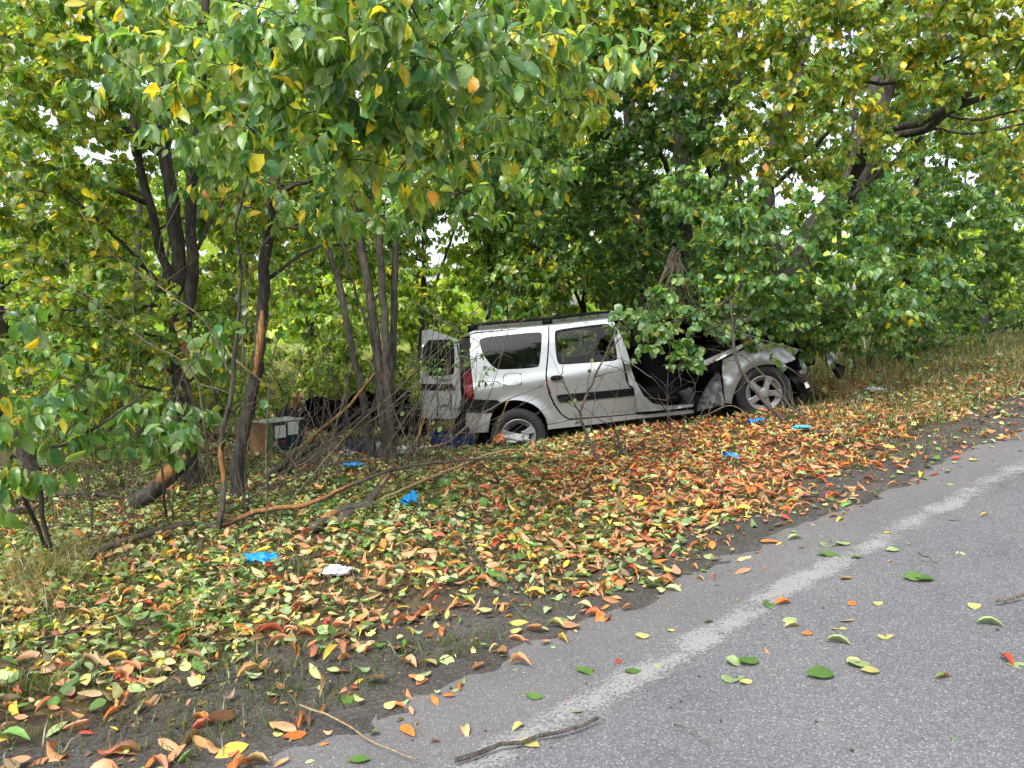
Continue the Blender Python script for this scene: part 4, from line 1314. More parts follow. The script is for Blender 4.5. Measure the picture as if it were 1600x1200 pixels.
# open right-hand rear door leaf, swung out behind the tail lamp
LW = [R3(*q) for q in [(101, 174), (330, 166), (370, 184), (382, 250), (380, 440), (362, 478), (98, 480)]]
leaf_out = [R3(*q) for q in [(104, 90), (170, 82), (300, 128), (405, 165), (420, 192), (430, 500), (438, 690), (431, 790), (402, 838), (340, 848), (95, 838), (88, 600), (94, 300)]]
flat = lambda u, v: .03 + .03 * np.clip(np.asarray(v) - 1.0, 0, 1)
dl = panel('rear_door_leaf', leaf_out, car, M['paint'], [LW], yf=flat, thick=.06, hch=1)
panel('window_glass', shrink(LW, 1.0), dl, M['dark_glass'], yf=flat, off=.008, thick=.008)
panel('handle_recess', [R3(*q) for q in [(92, 546), (365, 549), (384, 575), (384, 602), (92, 604)]], dl, M['black_plastic'], yf=flat, off=-.006, thick=.02)
MB().tube([(-.53, .05, .5), (-.53, .05, 1.5)], .012, 6).build('hinge_post', dl, M['black_plastic'])
def text(body, px, w, parent):
    cu = bpy.data.curves.new('lettering', 'FONT')
    cu.body = body; cu.size = .05; cu.extrude = .0012; cu.offset = .0016
    cu.materials.append(M['black_print'])
    o = bpy.data.objects.new('lettering', cu)
    COL.objects.link(o); o.parent = parent
    u, v = R3(*px)
    o.location = (u, .0255 if v < 1.0 else .026, v); o.rotation_euler = (R(90), 0, 0)
    o.scale = (w, 1, 1)
    bpy.context.view_layer.update()
    me = bpy.data.meshes.new_from_object(o.evaluated_get(bpy.context.evaluated_depsgraph_get()))
    me.materials.clear()
    m = link('lettering', me, parent, M['black_print'])
    m.location, m.rotation_euler, m.scale = o.location, o.rotation_euler, o.scale
    bpy.data.objects.remove(o)
    return m
text('LARGUS', (258, 750), .62, dl)
text('LADA', (252, 532), .95, dl)
far_leaf = [(-.50, .45), (-.50, 1.5), (-1.15, 1.45), (-1.15, .45)]
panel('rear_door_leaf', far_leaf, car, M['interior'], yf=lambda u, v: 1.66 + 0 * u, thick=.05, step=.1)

# litter of leaves on the roof
nl = 90
ru = rng.uniform(-.3, 1.6, nl); rb = rng.uniform(.01, .55, nl)
rp = np.array([roof((u + .42) / 2.2, b) for u, b in zip(ru, rb)])
Rm = np.array([_fw, [0, 1, 0], _up])
rw = rp @ Rm + CO + np.array([0, 0, .012])
rl = leaf_mesh('leaves_on_roof', TGS, rw, np.column_stack([rng.normal(0, 1, (nl, 2)), rng.normal(0, .1, nl)]), np.array([0, 0, 1]) + rng.normal(0, .25, (nl, 3)), rng.uniform(.05, .09, nl), np.full(nl, .95), np.array([(.42, .27, .10), (.35, .30, .08), (.2, .15, .05), (.12, .17, .05)])[rng.integers(0, 4, nl)], None, M['fallen'])
rl['kind'] = 'stuff'

# ------------------------------------------------------------------ things scattered round the car's tail
def local_mesh(mb, name, loc, mat, label, cat, rotz=0, group=None):
    o = mb.build(name, None, mat)
    o.location = loc; o.rotation_euler = (0, 0, rotz)
    return props(o, label, cat, group)

# cardboard carton
bp_ = G(416, 716)
ca = empty('cardboard_carton', bp_ + np.array([0, 0, -.01]), 'brown cardboard carton with dark teal printed side, standing between trunk and black shell', 'carton', None, (0, 0, math.atan2(.41, .34)))
M['kraft'] = simple('kraft_board', (.27, .15, .065), .85, 0, .35, 7, .2)
M['teal'] = simple('teal_print', (.006, .035, .05), .5, 0, .3, 8)
M['green_print'] = simple('green_print', (.07, .19, .05), .5)
a_, b_, h_ = .34, .55, .42     # a_: along local -? y side, b_: along local x
MB().box((b_ / 2, a_ / 2, h_ / 2), (b_, a_, h_)).build('carton_body', ca, M['kraft'], smooth_=False)
pp = MB().box((b_ / 2 + .01, -.002, h_ / 2), (b_ - .03, .004, h_ - .004)).build('printed_side', ca, M['teal'], smooth_=False)
MB().box((.06, -.006, h_ / 2), (.07, .004, h_ - .02)).build('green_band', pp, M['green_print'], smooth_=False)
MB().box((.20, -.006, h_ * .72), (.15, .004, .15)).build('label_sheet', pp, M['white_print'], smooth_=False)
MB().box((.38, -.008, h_ * .78), (.15, .004, .16)).build('label_sheet', pp, M['white_print'], smooth_=False)
for dx, dz, mt in [(.13, .16, M['white_print']), (.15, .12, M['red_print']), (.24, .17, M['red_print']), (.13, .09, M['green_print'])]:
    MB().box((dx, -.0065, dz), (.05, .003, .045)).build('print_patch', pp, mt, smooth_=False)
MB().box((b_ / 2, a_ / 2, h_ + .003), (b_ - .01, a_ - .01, .004)).build('printed_lid', ca, simple('pale_lid_print', (.3, .34, .33), .5, 0, .5, 9), smooth_=False)
MB().box((-.002, a_ / 2, h_ - .045), (.004, a_ - .03, .006)).build('flap_fold', ca, M['kraft'], smooth_=False)
c5, s5 = math.cos(.9), math.sin(.9)
MB().box((-.06, a_ / 2, h_ + .015), (.12, a_ - .04, .006), [[.97, 0, .2], [0, 1, 0], [-.2, 0, .97]]).build('flap', ca, simple('pale_board', (.5, .33, .19), .8), smooth_=False)

# black plastic shell
p0 = P(470, 655, 9.7); p1 = P(636, 632, 10.1)
sh = empty('plastic_shell', p0 - [0, 0, .1], 'large black plastic trough with pale edge seal, lying behind the leaning stems', 'shell')
L_ = p1 - p0
ln_ = np.linalg.norm(L_[:2]); ex = L_ / np.linalg.norm(L_); ez = np.array([0, 0, 1.0]); ey = np.array([0, 1.0, 0])
secs = []
NS, NP = 16, 12
for i in range(NS):
    t = i / (NS - 1)
    c = p0 + L_ * t
    hh = np.interp(t, [0, .15, .5, 1], [.14, .2, .2, .17]); dd = np.interp(t, [0, .2, 1], [.12, .24, .26])
    for j in range(NP):
        a = np.interp(j, [0, NP - 1], [-1.9, 1.5])
        secs.append(c + ey * (math.cos(a) * dd) + ez * (math.sin(a) * hh) + rng.normal(0, .022, 3) * np.array([1, 1, .8]) + np.array([0, 0, .05 * math.sin(i * .9)]))
fs = []
for i in range(NS - 1):
    for j in range(NP - 1):
        fs.append((i * NP + j, i * NP + j + 1, (i + 1) * NP + j + 1, (i + 1) * NP + j))
o = mesh('trough', np.array(secs) - np.array(sh.location), fs, sh, M['black_plastic'])
o.modifiers.new('t', 'SOLIDIFY').thickness = .012
left = [np.array(secs[j]) for j in range(NP)]
MB().tube(catmull(left, .03), .016, 7).build('edge_seal', sh, simple('grey_rubber_seal', (.16, .17, .17), .55), np.array(sh.location))
top = [np.array(secs[i * NP + NP - 1]) for i in range(NS)]
MB().tube(catmull(top, .05), .012, 6).build('rim', sh, M['black_plastic'], np.array(sh.location))

CLEAR = []
# crumpled cloths and bags
def crumple(name, label, cat, px, w, h, d, col, rough=.7, amp=.35, f=3.0, lift=0, group=None, trans=0):
    p = G(*px)
    CLEAR.append((p[0], p[1], max(w, d) * .42))
    bm = bmesh.new()
    bmesh.ops.create_icosphere(bm, subdivisions=4, radius=1)
    sd_ = Vector(rng.uniform(-9, 9, 3))
    for v in bm.verts:
        q = v.co.copy()
        r = 1 + amp * (mn.noise(q * f * .6 + sd_) + .55 * abs(mn.noise(q * f * 1.7 + sd_)) * 1.6 - .3)
        v.co = Vector((q.x * w / 2 * r, q.y * d / 2 * r, max(q.z * r, -.55) * h / 2))
    me = bpy.data.meshes.new(name)
    bm.to_mesh(me); bm.free()
    me.polygons.foreach_set('use_smooth', np.ones(len(me.polygons), bool))
    o = link(name, me, None, simple(name + '_stuff', col, rough, 0, .18, 12, .25))
    o.location = p + np.array([0, 0, h * .3 + .03 + lift])
    o.rotation_euler = (0, 0, rng.uniform(-.3, .3))
    return props(o, label, cat, group)
crumple('bag', 'dark navy cloth bag slumped under the black plastic trough', 'bag', (572, 704), .55, .26, .3, (.012, .013, .03), .8)
crumple('bag', 'black rounded bag between the plastic trough and the open rear door leaf', 'bag', (640, 668), .5, .5, .4, (.008, .009, .011), .6)
crumple('bag', 'dark plaid bag behind the cardboard carton', 'bag', (455, 672), .4, .4, .3, (.035, .03, .06), .8)
crumple('plastic_bag', 'tall white plastic bag standing against the grey stems', 'bag', (574, 688), .17, .36, .12, (.5, .53, .54), .4, .3)
crumple('cloth', 'pale pinkish cloth spread on leaves left of the slim stems', 'cloth', (552, 706), .32, .12, .2, (.40, .37, .37), .9, .5, 4)
crumple('cloth', 'grey white cloth right of the slim stems', 'cloth', (632, 696), .22, .16, .16, (.42, .42, .43), .9, .5, 4)
crumple('cloth', 'white crumpled cloth below the open door leaf', 'cloth', (668, 694), .30, .18, .2, (.55, .55, .55), .9, .5, 4)
crumple('cloth', 'pale green crumpled wrapper beside the blue crate', 'wrapper', (655, 703), .18, .16, .15, (.33, .40, .24), .7, .4, 4)
crumple('cloth', 'grey cloth bundle at the foot of the slim stems', 'cloth', (588, 722), .16, .12, .14, (.26, .28, .31), .9, .4, 4)
crumple('tissue', 'white crumpled tissue on the leaves near the road', 'tissue', (526, 903), .16, .065, .10, (.72, .70, .74), .8, .6, 3.4)
crumple('wrapper', 'orange brown wrapper in front of the rear wheel', 'wrapper', (782, 702), .16, .12, .12, (.42, .14, .05), .7, .5, 4, .03)
crumple('cloth', 'grey rag in front of the rear wheel', 'cloth', (806, 700), .28, .11, .14, (.27, .28, .28), .8, .5, 4, .05)
crumple('paper', 'white paper scrap on the verge far right of the wheel', 'paper', (1366, 617), .22, .06, .14, (.55, .55, .55), .8, .5, 4)

jp = G(604, 722)
jug = empty('canister', jp, 'grey plastic canister leaning at the foot of the slim stems', 'canister', None, (R(18), R(-12), .3))
bevel(MB().box((0, 0, .12), (.16, .13, .24)).build('canister_body', jug, simple('grey_canister', (.24, .26, .29), .5, 0, .15, 10), smooth_=False), .03, 3)
MB().tube([(.0, 0, .235), (0, 0, .275)], .025, 10).build('cap', jug, M['black_plastic'])

bo = G(462, 664) + np.array([0, .5, 0])
br_ = empty('wooden_crate', bo, 'reddish brown open box standing behind the carton', 'box', None, (0, 0, .5))
MB().box((0, 0, .2), (.4, .3, .4)).build('crate_body', br_, simple('reddish_board', (.14, .055, .022), .8, 0, .35, 9), smooth_=False)
MB().box((.02, -.05, .41), (.44, .2, .015), [[1, 0, 0], [0, .9, -.4], [0, .4, .9]]).build('flap', br_, simple('tan_board', (.3, .17, .07), .8), smooth_=False)

# blue plastic crate below the tail
bc = G(706, 706) + np.array([0, .12, 0])
cr = empty('plastic_crate', bc, 'dark blue slatted plastic crate lying below the rear bumper', 'crate', None, (R(8), R(-4), .25))
M['blue_plastic'] = simple('blue_plastic', (.004, .018, .085), .4, 0, .2, 10)
cw, cdp, chh = .42, .30, .24
for k in range(4):
    z = .03 + k * .06
    for (cx_, cy_, sx_, sy_) in ((0, -cdp / 2, cw, .012), (0, cdp / 2, cw, .012), (-cw / 2, 0, .012, cdp - .03), (cw / 2, 0, .012, cdp - .03)):
        MB().box((cx_, cy_, z), (sx_, sy_, .042)).build('slat', cr, M['blue_plastic'], smooth_=False)
for sx in (-1, 1):
    for sy in (-1, 1):
        MB().box((sx * (cw / 2 + .001), sy * (cdp / 2 + .001), chh / 2), (.035, .035, chh + .01)).build('corner_post', cr, M['blue_plastic'], smooth_=False)
MB().box((0, 0, .004), (cw - .02, cdp - .02, .012)).build('base', cr, M['blue_plastic'], smooth_=False)

# blue gloves: a limp cuff and palm with five fingers
def glove(label, px, size, col, rot):
    p = G(*px)
    bm = bmesh.new()
    CLEAR.append((p[0], p[1], .09))
    g = empty('glove', p + np.array([0, 0, .045]), label, 'glove', 'blue gloves dropped on the leaves', (rng.normal(0, .15), rng.normal(0, .15), rot))
    mat = simple('nitrile', col, .38, 0, .15, 25, .3)
    m = MB()
    n, k = 18, 20
    sd_ = Vector(rng.uniform(-9, 9, 3))
    vs_, fs = [], []
    for i in range(n):
        t = i / (n - 1)
        wd = np.interp(t, [0, .25, .55, .85, 1], [.042, .036, .045, .047, .03])
        th = np.interp(t, [0, .3, .7, 1], [.03, .02, .03, .018])
        for j in range(k):
            a = 2 * math.pi * j / k
            q = Vector((t * .17 - .09, wd * math.cos(a), th * math.sin(a) + .012))
            nz = mn.noise_vector(q * 26 + sd_) * .022 + mn.noise_vector(q * 60 + sd_) * .008
            vs_.append((q.x + nz.x, q.y + nz.y, max(q.z + nz.z, -.006)))
    for i in range(n - 1):
        for j in range(k):
            fs.append((i * k + j, i * k + (j + 1) % k, (i + 1) * k + (j + 1) % k, (i + 1) * k + j))
    fs.append(tuple((n - 1) * k + j for j in range(k)))
    m.add(np.array(vs_), fs)
    for fi, (y, ln__, ang) in enumerate([(-.034, .062, -.2), (-.012, .075, -.05), (.012, .07, .1), (.033, .055, .3)]):
        q = [np.array([.065, y, .014])]
        a = ang
        for s in range(4):
            a += rng.uniform(-.7, .7)
            q.append(q[-1] + np.array([math.cos(a), math.sin(a), rng.uniform(-.3, .6)]) * ln__ / 4.6)
        c = catmull(q, .008)
        m.tube(c, np.linspace(.0125, .008, len(c)), 7, .12)
    q = catmull([np.array([-.01, -.038, .014]), np.array([.012, -.066, .016]), np.array([.035, -.078, .012])], .008)
    m.tube(q, np.linspace(.014, .009, len(q)), 7, .12)
    o = m.build('glove_body', g, mat)
    o.scale = (size, size, size)
BLUE = (.02, .27, .62)
glove('bright blue glove nearest the road, lying left of the white tissue', (405, 884), 1.0, BLUE, .35)
glove('bright blue glove with bent fingers right of the broken log', (640, 788), 1.0, BLUE, 1.2)
glove('bright blue glove in front of the leaning stems', (551, 744), .95, BLUE, .2)
glove('blue glove on orange leaves below the front wheel', (1180, 665), .9, BLUE, .4)
glove('pale turquoise glove right of the arching branch foot', (1252, 681), .85, (.08, .42, .52), .1)
glove('blue glove on orange leaves furthest down the verge, between wheel and road', (1143, 720), .85, (.05, .25, .58), .1)

# ------------------------------------------------------------------ snapped branches, logs and twigs
def W(q):
    return G(q[0], q[1]) + np.array([0, 0, .055]) if len(q) == 2 else P(*q)

def branch(label, pts, r0, r1, mat='bark_thin', name='fallen_branch', cat='branch', side=0, peel=None, group='snapped branches round the wreck', sides=7, leaves=None):
    pw = [W(q) for q in pts]
    root = empty(name, pw[0], label, cat, group)
    base = pw[0]
    p = catmull(pw, .09)
    p = p + rng.normal(0, .004, p.shape)
    r = np.linspace(r0, r1, len(p))
    MB().tube(p, r, sides, .08).build('stem', root, M[mat], base)
    if peel:
        k0, k1 = int(len(p) * peel[0]), max(int(len(p) * peel[1]), int(len(p) * peel[0]) + 3)
        q = p[k0:k1] + np.array([0, -.35, .5]) * r[k0:k1, None] * .75
        MB().tube(q, r[k0:k1] * (.95 * np.sin(np.linspace(.3, 2.8, len(q)))) + .001, 6, .2).build('peeled_wood', root, M['wound' if rng.random() < .45 else 'peeled'], base)
    tp, tr = [], []
    for _ in range(side):
        k = rng.integers(int(len(p) * .2), len(p))
        d = p[min(k + 1, len(p) - 1)] - p[max(k - 1, 0)]
        d = d / (np.linalg.norm(d) + 1e-9)
        L = rng.uniform(.15, .55)
        e = d * .6 + rng.normal(0, .5, 3) + np.array([0, -.1, .25])
        e /= np.linalg.norm(e)
        t = np.linspace(0, 1, 6)[:, None]
        q = p[k] + e * L * t + rng.normal(0, .03 * L, (6, 3)) * t
        tp.append(q); tr.append(np.linspace(min(.006, r[k] * .6), .0015, 6))
        MBt = MB().tube(q, tr[-1], 5)
        MBt.build('side_twig', root, M[mat], base)
    if leaves:
        n, mix, ln = leaves
        src = np.vstack(tp) if tp else p
        pos = src[rng.integers(0, len(src), n)]
        dv = rng.normal(0, .6, (n, 3)) + np.array([0, 0, -.7])
        leaf_objects('leaf', 'round', TGR, pos, dv, np.array([0, -.5, .8]) + rng.normal(0, .6, (n, 3)), rng.uniform(.7, 1.2, n) * ln, np.ones(n), pigments(mix, n), root, M['leaf_obj'], base)
    return root

# bundle leaning from the ground by the carton up to the right
branch('longest pale peeled pole of the bundle leaning behind the middle stems', [(425, 752), (480, 690, 8.5), (540, 640, 8.4), (600, 565, 8.4), (625, 525, 8.4)], .028, .012, 'bark_grey', peel=(.2, .95), side=5)
branch('thick grey pole at the foot of the leaning bundle', [(418, 756), (470, 712, 8.6), (530, 668, 8.5), (580, 628, 8.5)], .045, .018, 'bark_grey', side=4)
branch('grey slim pole under the leaning bundle', [(440, 752), (500, 700, 8.5), (560, 655, 8.4), (640, 590, 8.3), (690, 545, 8.2)], .022, .008, 'bark_grey', side=6)
branch('thin forked pole of the bundle reaching the open door leaf', [(455, 745), (520, 695, 8.4), (590, 650, 8.2), (660, 590, 8.1), (712, 540, 8.0)], .013, .005, 'bare_twig', side=7)
branch('brown twiggy pole crossing the leaning bundle', [(470, 745), (545, 680, 8.4), (580, 640, 8.3), (600, 600, 8.3), (650, 560, 8.2)], .016, .006, 'bark_thin', side=8)
# long peeled branch on the ground
branch('long orange-peeled branch lying from the left corner across the leaves', [(135, 888), (200, 868), (290, 838), (345, 822, 5.75), (400, 800, 5.95), (480, 788, 6.1), (540, 762, 6.3), (610, 735, 6.7), (690, 722, 7.0), (830, 714, 7.3)], .027, .010, 'bark_thin', peel=(.25, .62), side=5)
branch('long yellow-peeled switch right of the log ending at the car quarter panel', [(590, 790), (640, 760, 6.9), (700, 735, 7.1), (770, 708, 7.4), (840, 700, 7.8)], .016, .007, 'peeled', side=2)
branch('pale stripped switch rising from the leaves to the car door', [(655, 716), (700, 690, 7.8), (746, 651, 8.0), (800, 622, 8.2), (849, 602, 8.4)], .014, .005, 'bare_twig', peel=(.0, .5), side=4)
branch('thin grey branch lying left of the broken log', [(375, 800), (430, 755, 6.9), (520, 725, 7.2), (600, 718, 7.5)], .011, .005, 'bark_thin', side=5)
branch('short stout broken log with torn bark, middle of the leaf carpet', [(490, 836), (515, 822), (545, 806), (582, 800)], .04, .045, 'bark_thin', 'log', 'log', peel=(.15, .6), group=None, sides=10)
branch('slanting broken stump leaning over the log', [(535, 828), (560, 795, 6.4), (590, 765, 6.6), (614, 728, 6.8)], .05, .028, 'bark_thin', 'log', 'log', peel=(.7, 1.0), group=None, sides=9, side=4)
branch('thick splintered stump leaning at the left under green leaves', [(205, 795), (235, 770, 6.9), (262, 745, 6.9), (292, 718, 6.9)], .085, .07, 'bark_grey', 'log', 'log', peel=(.4, 1.0), group=None, sides=10)
branch('brown branch lying flat at the left edge below the shoots', [(20, 800), (60, 792), (120, 788), (172, 786), (215, 790)], .025, .014, 'bark_grey', side=6)
branch('forked stick rising from the left edge to the flat branch', [(0, 822), (30, 805), (55, 792, 6.2), (80, 770, 6.4)], .02, .007, 'bark_grey', side=3)
branch('long thin twig lying across the left grass', [(0, 842), (60, 833), (140, 826), (250, 810), (360, 795)], .008, .004, 'bark_thin', side=3)
branch('thin dark twig slanting through the straw at the left', [(120, 872), (170, 842, 5.4), (205, 800, 5.7), (240, 770, 6.0)], .006, .003, 'bark_thin', side=2)
# arching stems before the wheel
branch('thick arching stem springing over the front wheel to the ground', [(1282, 690), (1240, 668, 8.0), (1205, 640, 8.05), (1170, 598, 8.1), (1150, 560, 8.15), (1144, 500, 8.2), (1142, 470, 8.3)], .022, .014, 'bark_grey', side=6)
branch('thin brown stem crossing the front wheel cap', [(1268, 668), (1235, 635, 8.2), (1200, 592, 8.2), (1150, 548, 8.3), (1090, 510, 8.4)], .011, .006, 'bark_thin', side=7)
branch('thin stem crossing the dark front bumper scrap', [(1290, 622), (1250, 588, 8.3), (1200, 552, 8.3), (1160, 520, 8.4), (1110, 508, 8.5)], .009, .005, 'bark_thin', side=7)
branch('thin stem across the dark front door opening', [(1066, 645), (1030, 602, 8.3), (985, 568, 8.3), (940, 548, 8.4)], .007, .004, 'bark_thin', side=3)
branch('second thin stem across the front door opening, lower', [(1064, 650), (1020, 622, 8.35), (975, 580, 8.4), (945, 570, 8.5)], .006, .004, 'bark_thin', side=2)
branch('long thin branch lying before the sill from the door to the wheel', [(1000, 668), (1060, 660), (1110, 645, 8.2), (1145, 634, 8.2), (1180, 658, 8.2), (1200, 672)], .010, .005, 'bare_twig', side=4)
branch('grey stem standing right of the wreck with a bent foot', [(1343, 648), (1336, 610, 8.9), (1330, 570, 8.9), (1320, 535, 8.9)], .014, .009, 'bark_grey', side=5, leaves=(10, MIXB, .07))
branch('twiggy fallen branch in the grass right of the bumper corner', [(1400, 625), (1420, 595, 10.2), (1428, 570, 10.2), (1470, 560, 10.3)], .011, .004, 'bark_thin', side=8)
branch('long twig lying on the verge below the pale turquoise glove', [(1265, 690), (1300, 688), (1340, 680), (1380, 668)], .007, .003, 'bark_thin', side=2)
branch('horizontal thin branch hanging over the car front', [(1330, 480, 9.0), (1260, 490, 8.8), (1190, 500, 8.7), (1110, 500, 8.6)], .010, .005, 'bark_thin', side=9, leaves=(22, MIXB, .09))
branch('limp branch with withered leaves draped on the front fender', [(1120, 505, 8.5), (1160, 520, 8.5), (1205, 535, 8.5), (1255, 548, 8.5)], .008, .004, 'bark_thin', side=9, leaves=(30, MIXD, .085))
fan = [(990, 510), (1005, 498), (1020, 515), (1040, 500), (1060, 520), (1075, 505), (1095, 515), (1110, 500), (1085, 480), (1030, 470)]
fan_lab = ['leftmost low stem of the broken fan, its tip near the rear door window', 'short stem of the broken fan just left of the car front door opening', 'stem of the broken fan dropping lowest at its left half', 'stem of the broken fan hanging almost straight down', 'middle stem of the broken fan, bending right and lowest of all', 'stem of the broken fan right of its middle', 'stem of the broken fan ending among the pale round leaves', 'rightmost stem of the broken fan, reaching over the windscreen', 'short right stem of the broken fan, ending above the pale leaves', 'shortest left stem of the broken fan above the car']
for i, (fx, fy) in enumerate(fan):
    branch(fan_lab[i], [(1052 + (i % 3) * 5, 386 + i * 2, 9.3), ((1053 + fx) / 2 + rng.uniform(-8, 8), (386 + fy) / 2, 9.2), (fx, fy, 9.1)], .016, .006, 'bark_thin', side=2, group='fan of snapped stems above the car')
# slim saplings
branch('bare slim sapling with orange scraped bark in front of the carton', [(342, 842), (350, 760, 5.75), (346, 690, 5.75), (362, 610, 5.7), (372, 500, 5.7), (376, 420, 5.65), (370, 350, 5.6), (392, 260, 5.6)], .024, .006, 'bark_grey', 'sapling', 'sapling', 8, peel=(.1, .3), group=None, leaves=(16, MIXN, .085))
branch('pale bare forked shoot right of the triple stem', [(335, 770, 6.0), (322, 690, 6.0), (310, 600, 5.9), (280, 560, 5.8), (230, 535, 5.7), (168, 490, 5.6), (95, 438, 5.5)], .011, .003, 'bare_twig', 'sapling', 'sapling', 6, group=None)
branch('thin pale curved shoot crossing the triple stem high up', [(360, 590, 5.7), (330, 515, 5.6), (280, 470, 5.5), (225, 430, 5.5), (160, 385, 5.4), (125, 330, 5.4)], .008, .003, 'bare_twig', 'sapling', 'sapling', 6, group=None, leaves=(8, MIXN, .09))
branch('pale peeled whip left of the wounded trunk', [(430, 615, 6.2), (395, 585, 6.0), (365, 560, 5.9), (352, 540, 5.9)], .008, .004, 'peeled', 'fallen_branch', 'branch', 1)
branch('thin sapling with few leaves right of the slim sapling', [(388, 640, 6.2), (380, 560, 6.1), (385, 480, 6.0), (400, 400, 5.9), (440, 340, 5.9), (410, 280, 5.8)], .009, .003, 'bare_twig', 'sapling', 'sapling', 8, group=None, leaves=(14, MIXN, .08))
branch('bare branched sapling standing before the rear car door', [(938, 735), (922, 690, 7.3), (907, 645, 7.35), (925, 600, 7.4), (945, 555, 7.4), (968, 505, 7.5)], .018, .006, 'bark_thin', 'sapling', 'sapling', 9, group=None, leaves=(14, MIXN, .05))
branch('second fork of the sapling before the fuel flap', [(907, 650, 7.34), (890, 615, 7.3), (878, 590, 7.3), (880, 555, 7.3)], .008, .003, 'bark_thin', 'sapling', 'sapling', 4, group=None, leaves=(6, MIXN, .05))
branch('short dark broken stub in the orange leaves before the car door', [(972, 715), (968, 695, 7.6), (962, 672, 7.6)], .022, .012, 'bark', 'stub', 'stub', 3, group=None)
branch('little dark stub among green and orange leaves below the rear wheel', [(775, 770), (778, 750, 6.5), (772, 735, 6.5)], .016, .008, 'bark', 'stub', 'stub', 2, group=None)
branch('young shoot with round green leaves near the road', [(752, 912), (735, 865, 4.75), (715, 825, 4.8), (705, 790, 4.85)], .006, .002, 'bark_thin', 'sapling', 'sapling', 6, group=None, leaves=(18, {'fresh': 2, 'mid': 2}, .06))
branch('grey bent stick reaching from the leaf carpet to the bare dirt', [(758, 912), (735, 872), (700, 835), (660, 812)], .011, .007, 'bark_grey', side=3)
branch('thin grey forked stick beside the slim stems', [(655, 735), (668, 680, 7.6), (680, 640, 7.7), (735, 575, 7.8)], .010, .004, 'bare_twig', side=6)
branch('upright cut stick right of the slim stems', [(645, 720), (652, 690, 7.7), (656, 662, 7.7)], .014, .011, 'bark_grey', side=1)
branch('yellow snapped stick right of the slim stems', [(628, 740), (650, 690, 7.6), (668, 640, 7.6), (690, 600, 7.7)], .012, .006, 'bare_twig', peel=(.3, .7), side=5)
branch('split pale stick leaning on the rear wheel', [(766, 690), (782, 655, 8.3), (797, 622, 8.4)], .012, .008, 'peeled', side=0)
for px0, lb in zip([((655, 690), (660, 600, 8.6), (658, 520, 8.7)), ((683, 690), (684, 600, 8.6), (686, 500, 8.7)), ((706, 700), (704, 600, 8.5), (703, 540, 8.6))], ['bare shoot along the left edge of the open door leaf', 'bare shoot crossing the middle of the open door leaf window', 'bare shoot before the right edge of the open door leaf']):
    branch(lb, list(px0), .007, .004, 'bark_grey', 'sapling', 'sapling', 5, group='bare shoots before the door leaf', leaves=(8, MIXN, .06))
# twigs lying on the road and the dirt
branch('brown stick lying on the asphalt at the bottom of the picture', [(712, 1203), (760, 1188), (840, 1165), (890, 1155), (934, 1137)], .009, .006, 'bark_thin', 'twig', 'twig', 0, group=None)
branch('thin pale twig on the asphalt right of the brown stick', [(1050, 1147), (1080, 1158), (1114, 1179)], .003, .002, 'bare_twig', 'twig', 'twig', 0, group=None)
branch('short knobbly twig on the asphalt at the right edge', [(1555, 950), (1575, 947), (1597, 942)], .007, .006, 'bare_twig', 'twig', 'twig', 0, group=None)
branch('fine dark twig on the asphalt right of the white line', [(1433, 875), (1450, 884), (1464, 893)], .003, .002, 'bark', 'twig', 'twig', 0, group=None)
branch('yellowish grass stalk lying from the dirt onto the asphalt edge', [(470, 1120), (530, 1150), (590, 1178), (650, 1200)], .004, .002, 'peeled', 'twig', 'twig', 0, group=None)
branch('thin black root across the dirt near the bottom left', [(240, 1105), (300, 1098), (345, 1090), (390, 1082)], .006, .004, 'bark', 'twig', 'twig', 1, group=None)
branch('thin dark stick on the dirt strip beside the asphalt', [(1278, 790), (1300, 799), (1324, 808)], .005, .003, 'bark', 'twig', 'twig', 0, group=None)

# leafy broken boughs
t = Tree('broken_bough', 'broken bough with round pale green leaves hanging over the car front door', P(1135, 470, 8.6), 'branch', temps=TR, barkm='bark_thin', n_single=300)
t.stem([P(1160, 440, 8.9), P(1135, 470, 8.6), P(1090, 490, 8.4), P(1030, 505, 8.4), P(975, 490, 8.4)], .014, .005, 6, 'stem')
t.stem([P(1090, 490, 8.4), P(1075, 530, 8.3), P(1060, 570, 8.3), P(1065, 605, 8.3)], .008, .003, 6, 'stem')
for c, n in [((985, 490, 8.35), 8), ((970, 510, 8.35), 6), ((1025, 505, 8.3), 9), ((1060, 490, 8.35), 9), ((1100, 485, 8.3), 9), ((1120, 510, 8.3), 7), ((1050, 530, 8.3), 8), ((1010, 545, 8.3), 7), ((1060, 575, 8.3), 7), ((1085, 550, 8.35), 6), ((1030, 470, 8.4), 6)]:
    t.clump(P(*c), (.24, .22, .19), max(3, int(n * .85)), {'pale': 3, 'blue': 2, 'fresh': 1.5, 'mid': 1}, .085, 8, .9, 1.05, limb=False)
t.build(TGR)
t = Tree('broken_bough', 'bough with dark green leaves resting on the roof edge and crushed bonnet', P(1290, 430, 9.6), 'branch', barkm='bark', n_single=300)
t.stem([P(1290, 430, 9.6), P(1230, 470, 9.3), P(1170, 495, 9.2), P(1110, 480, 9.2), P(1040, 465, 9.3)], .018, .006, 6, 'stem')
t.stem([P(1230, 470, 9.3), P(1240, 510, 9.1), P(1275, 545, 9.0)], .01, .004, 6, 'stem')
for c, n in [((1230, 490, 9.1), 10), ((1180, 505, 9.0), 9), ((1120, 470, 9.2), 9), ((1060, 455, 9.3), 9), ((1270, 530, 9.0), 9), ((1300, 500, 9.1), 9), ((1000, 480, 9.2), 7), ((1160, 530, 8.85), 6), ((1320, 540, 9.4), 8)]:
    t.clump(P(*c), (.3, .25, .22), n, MIXD, .095, 8, 1.1, .9, limb=False)
t.build()
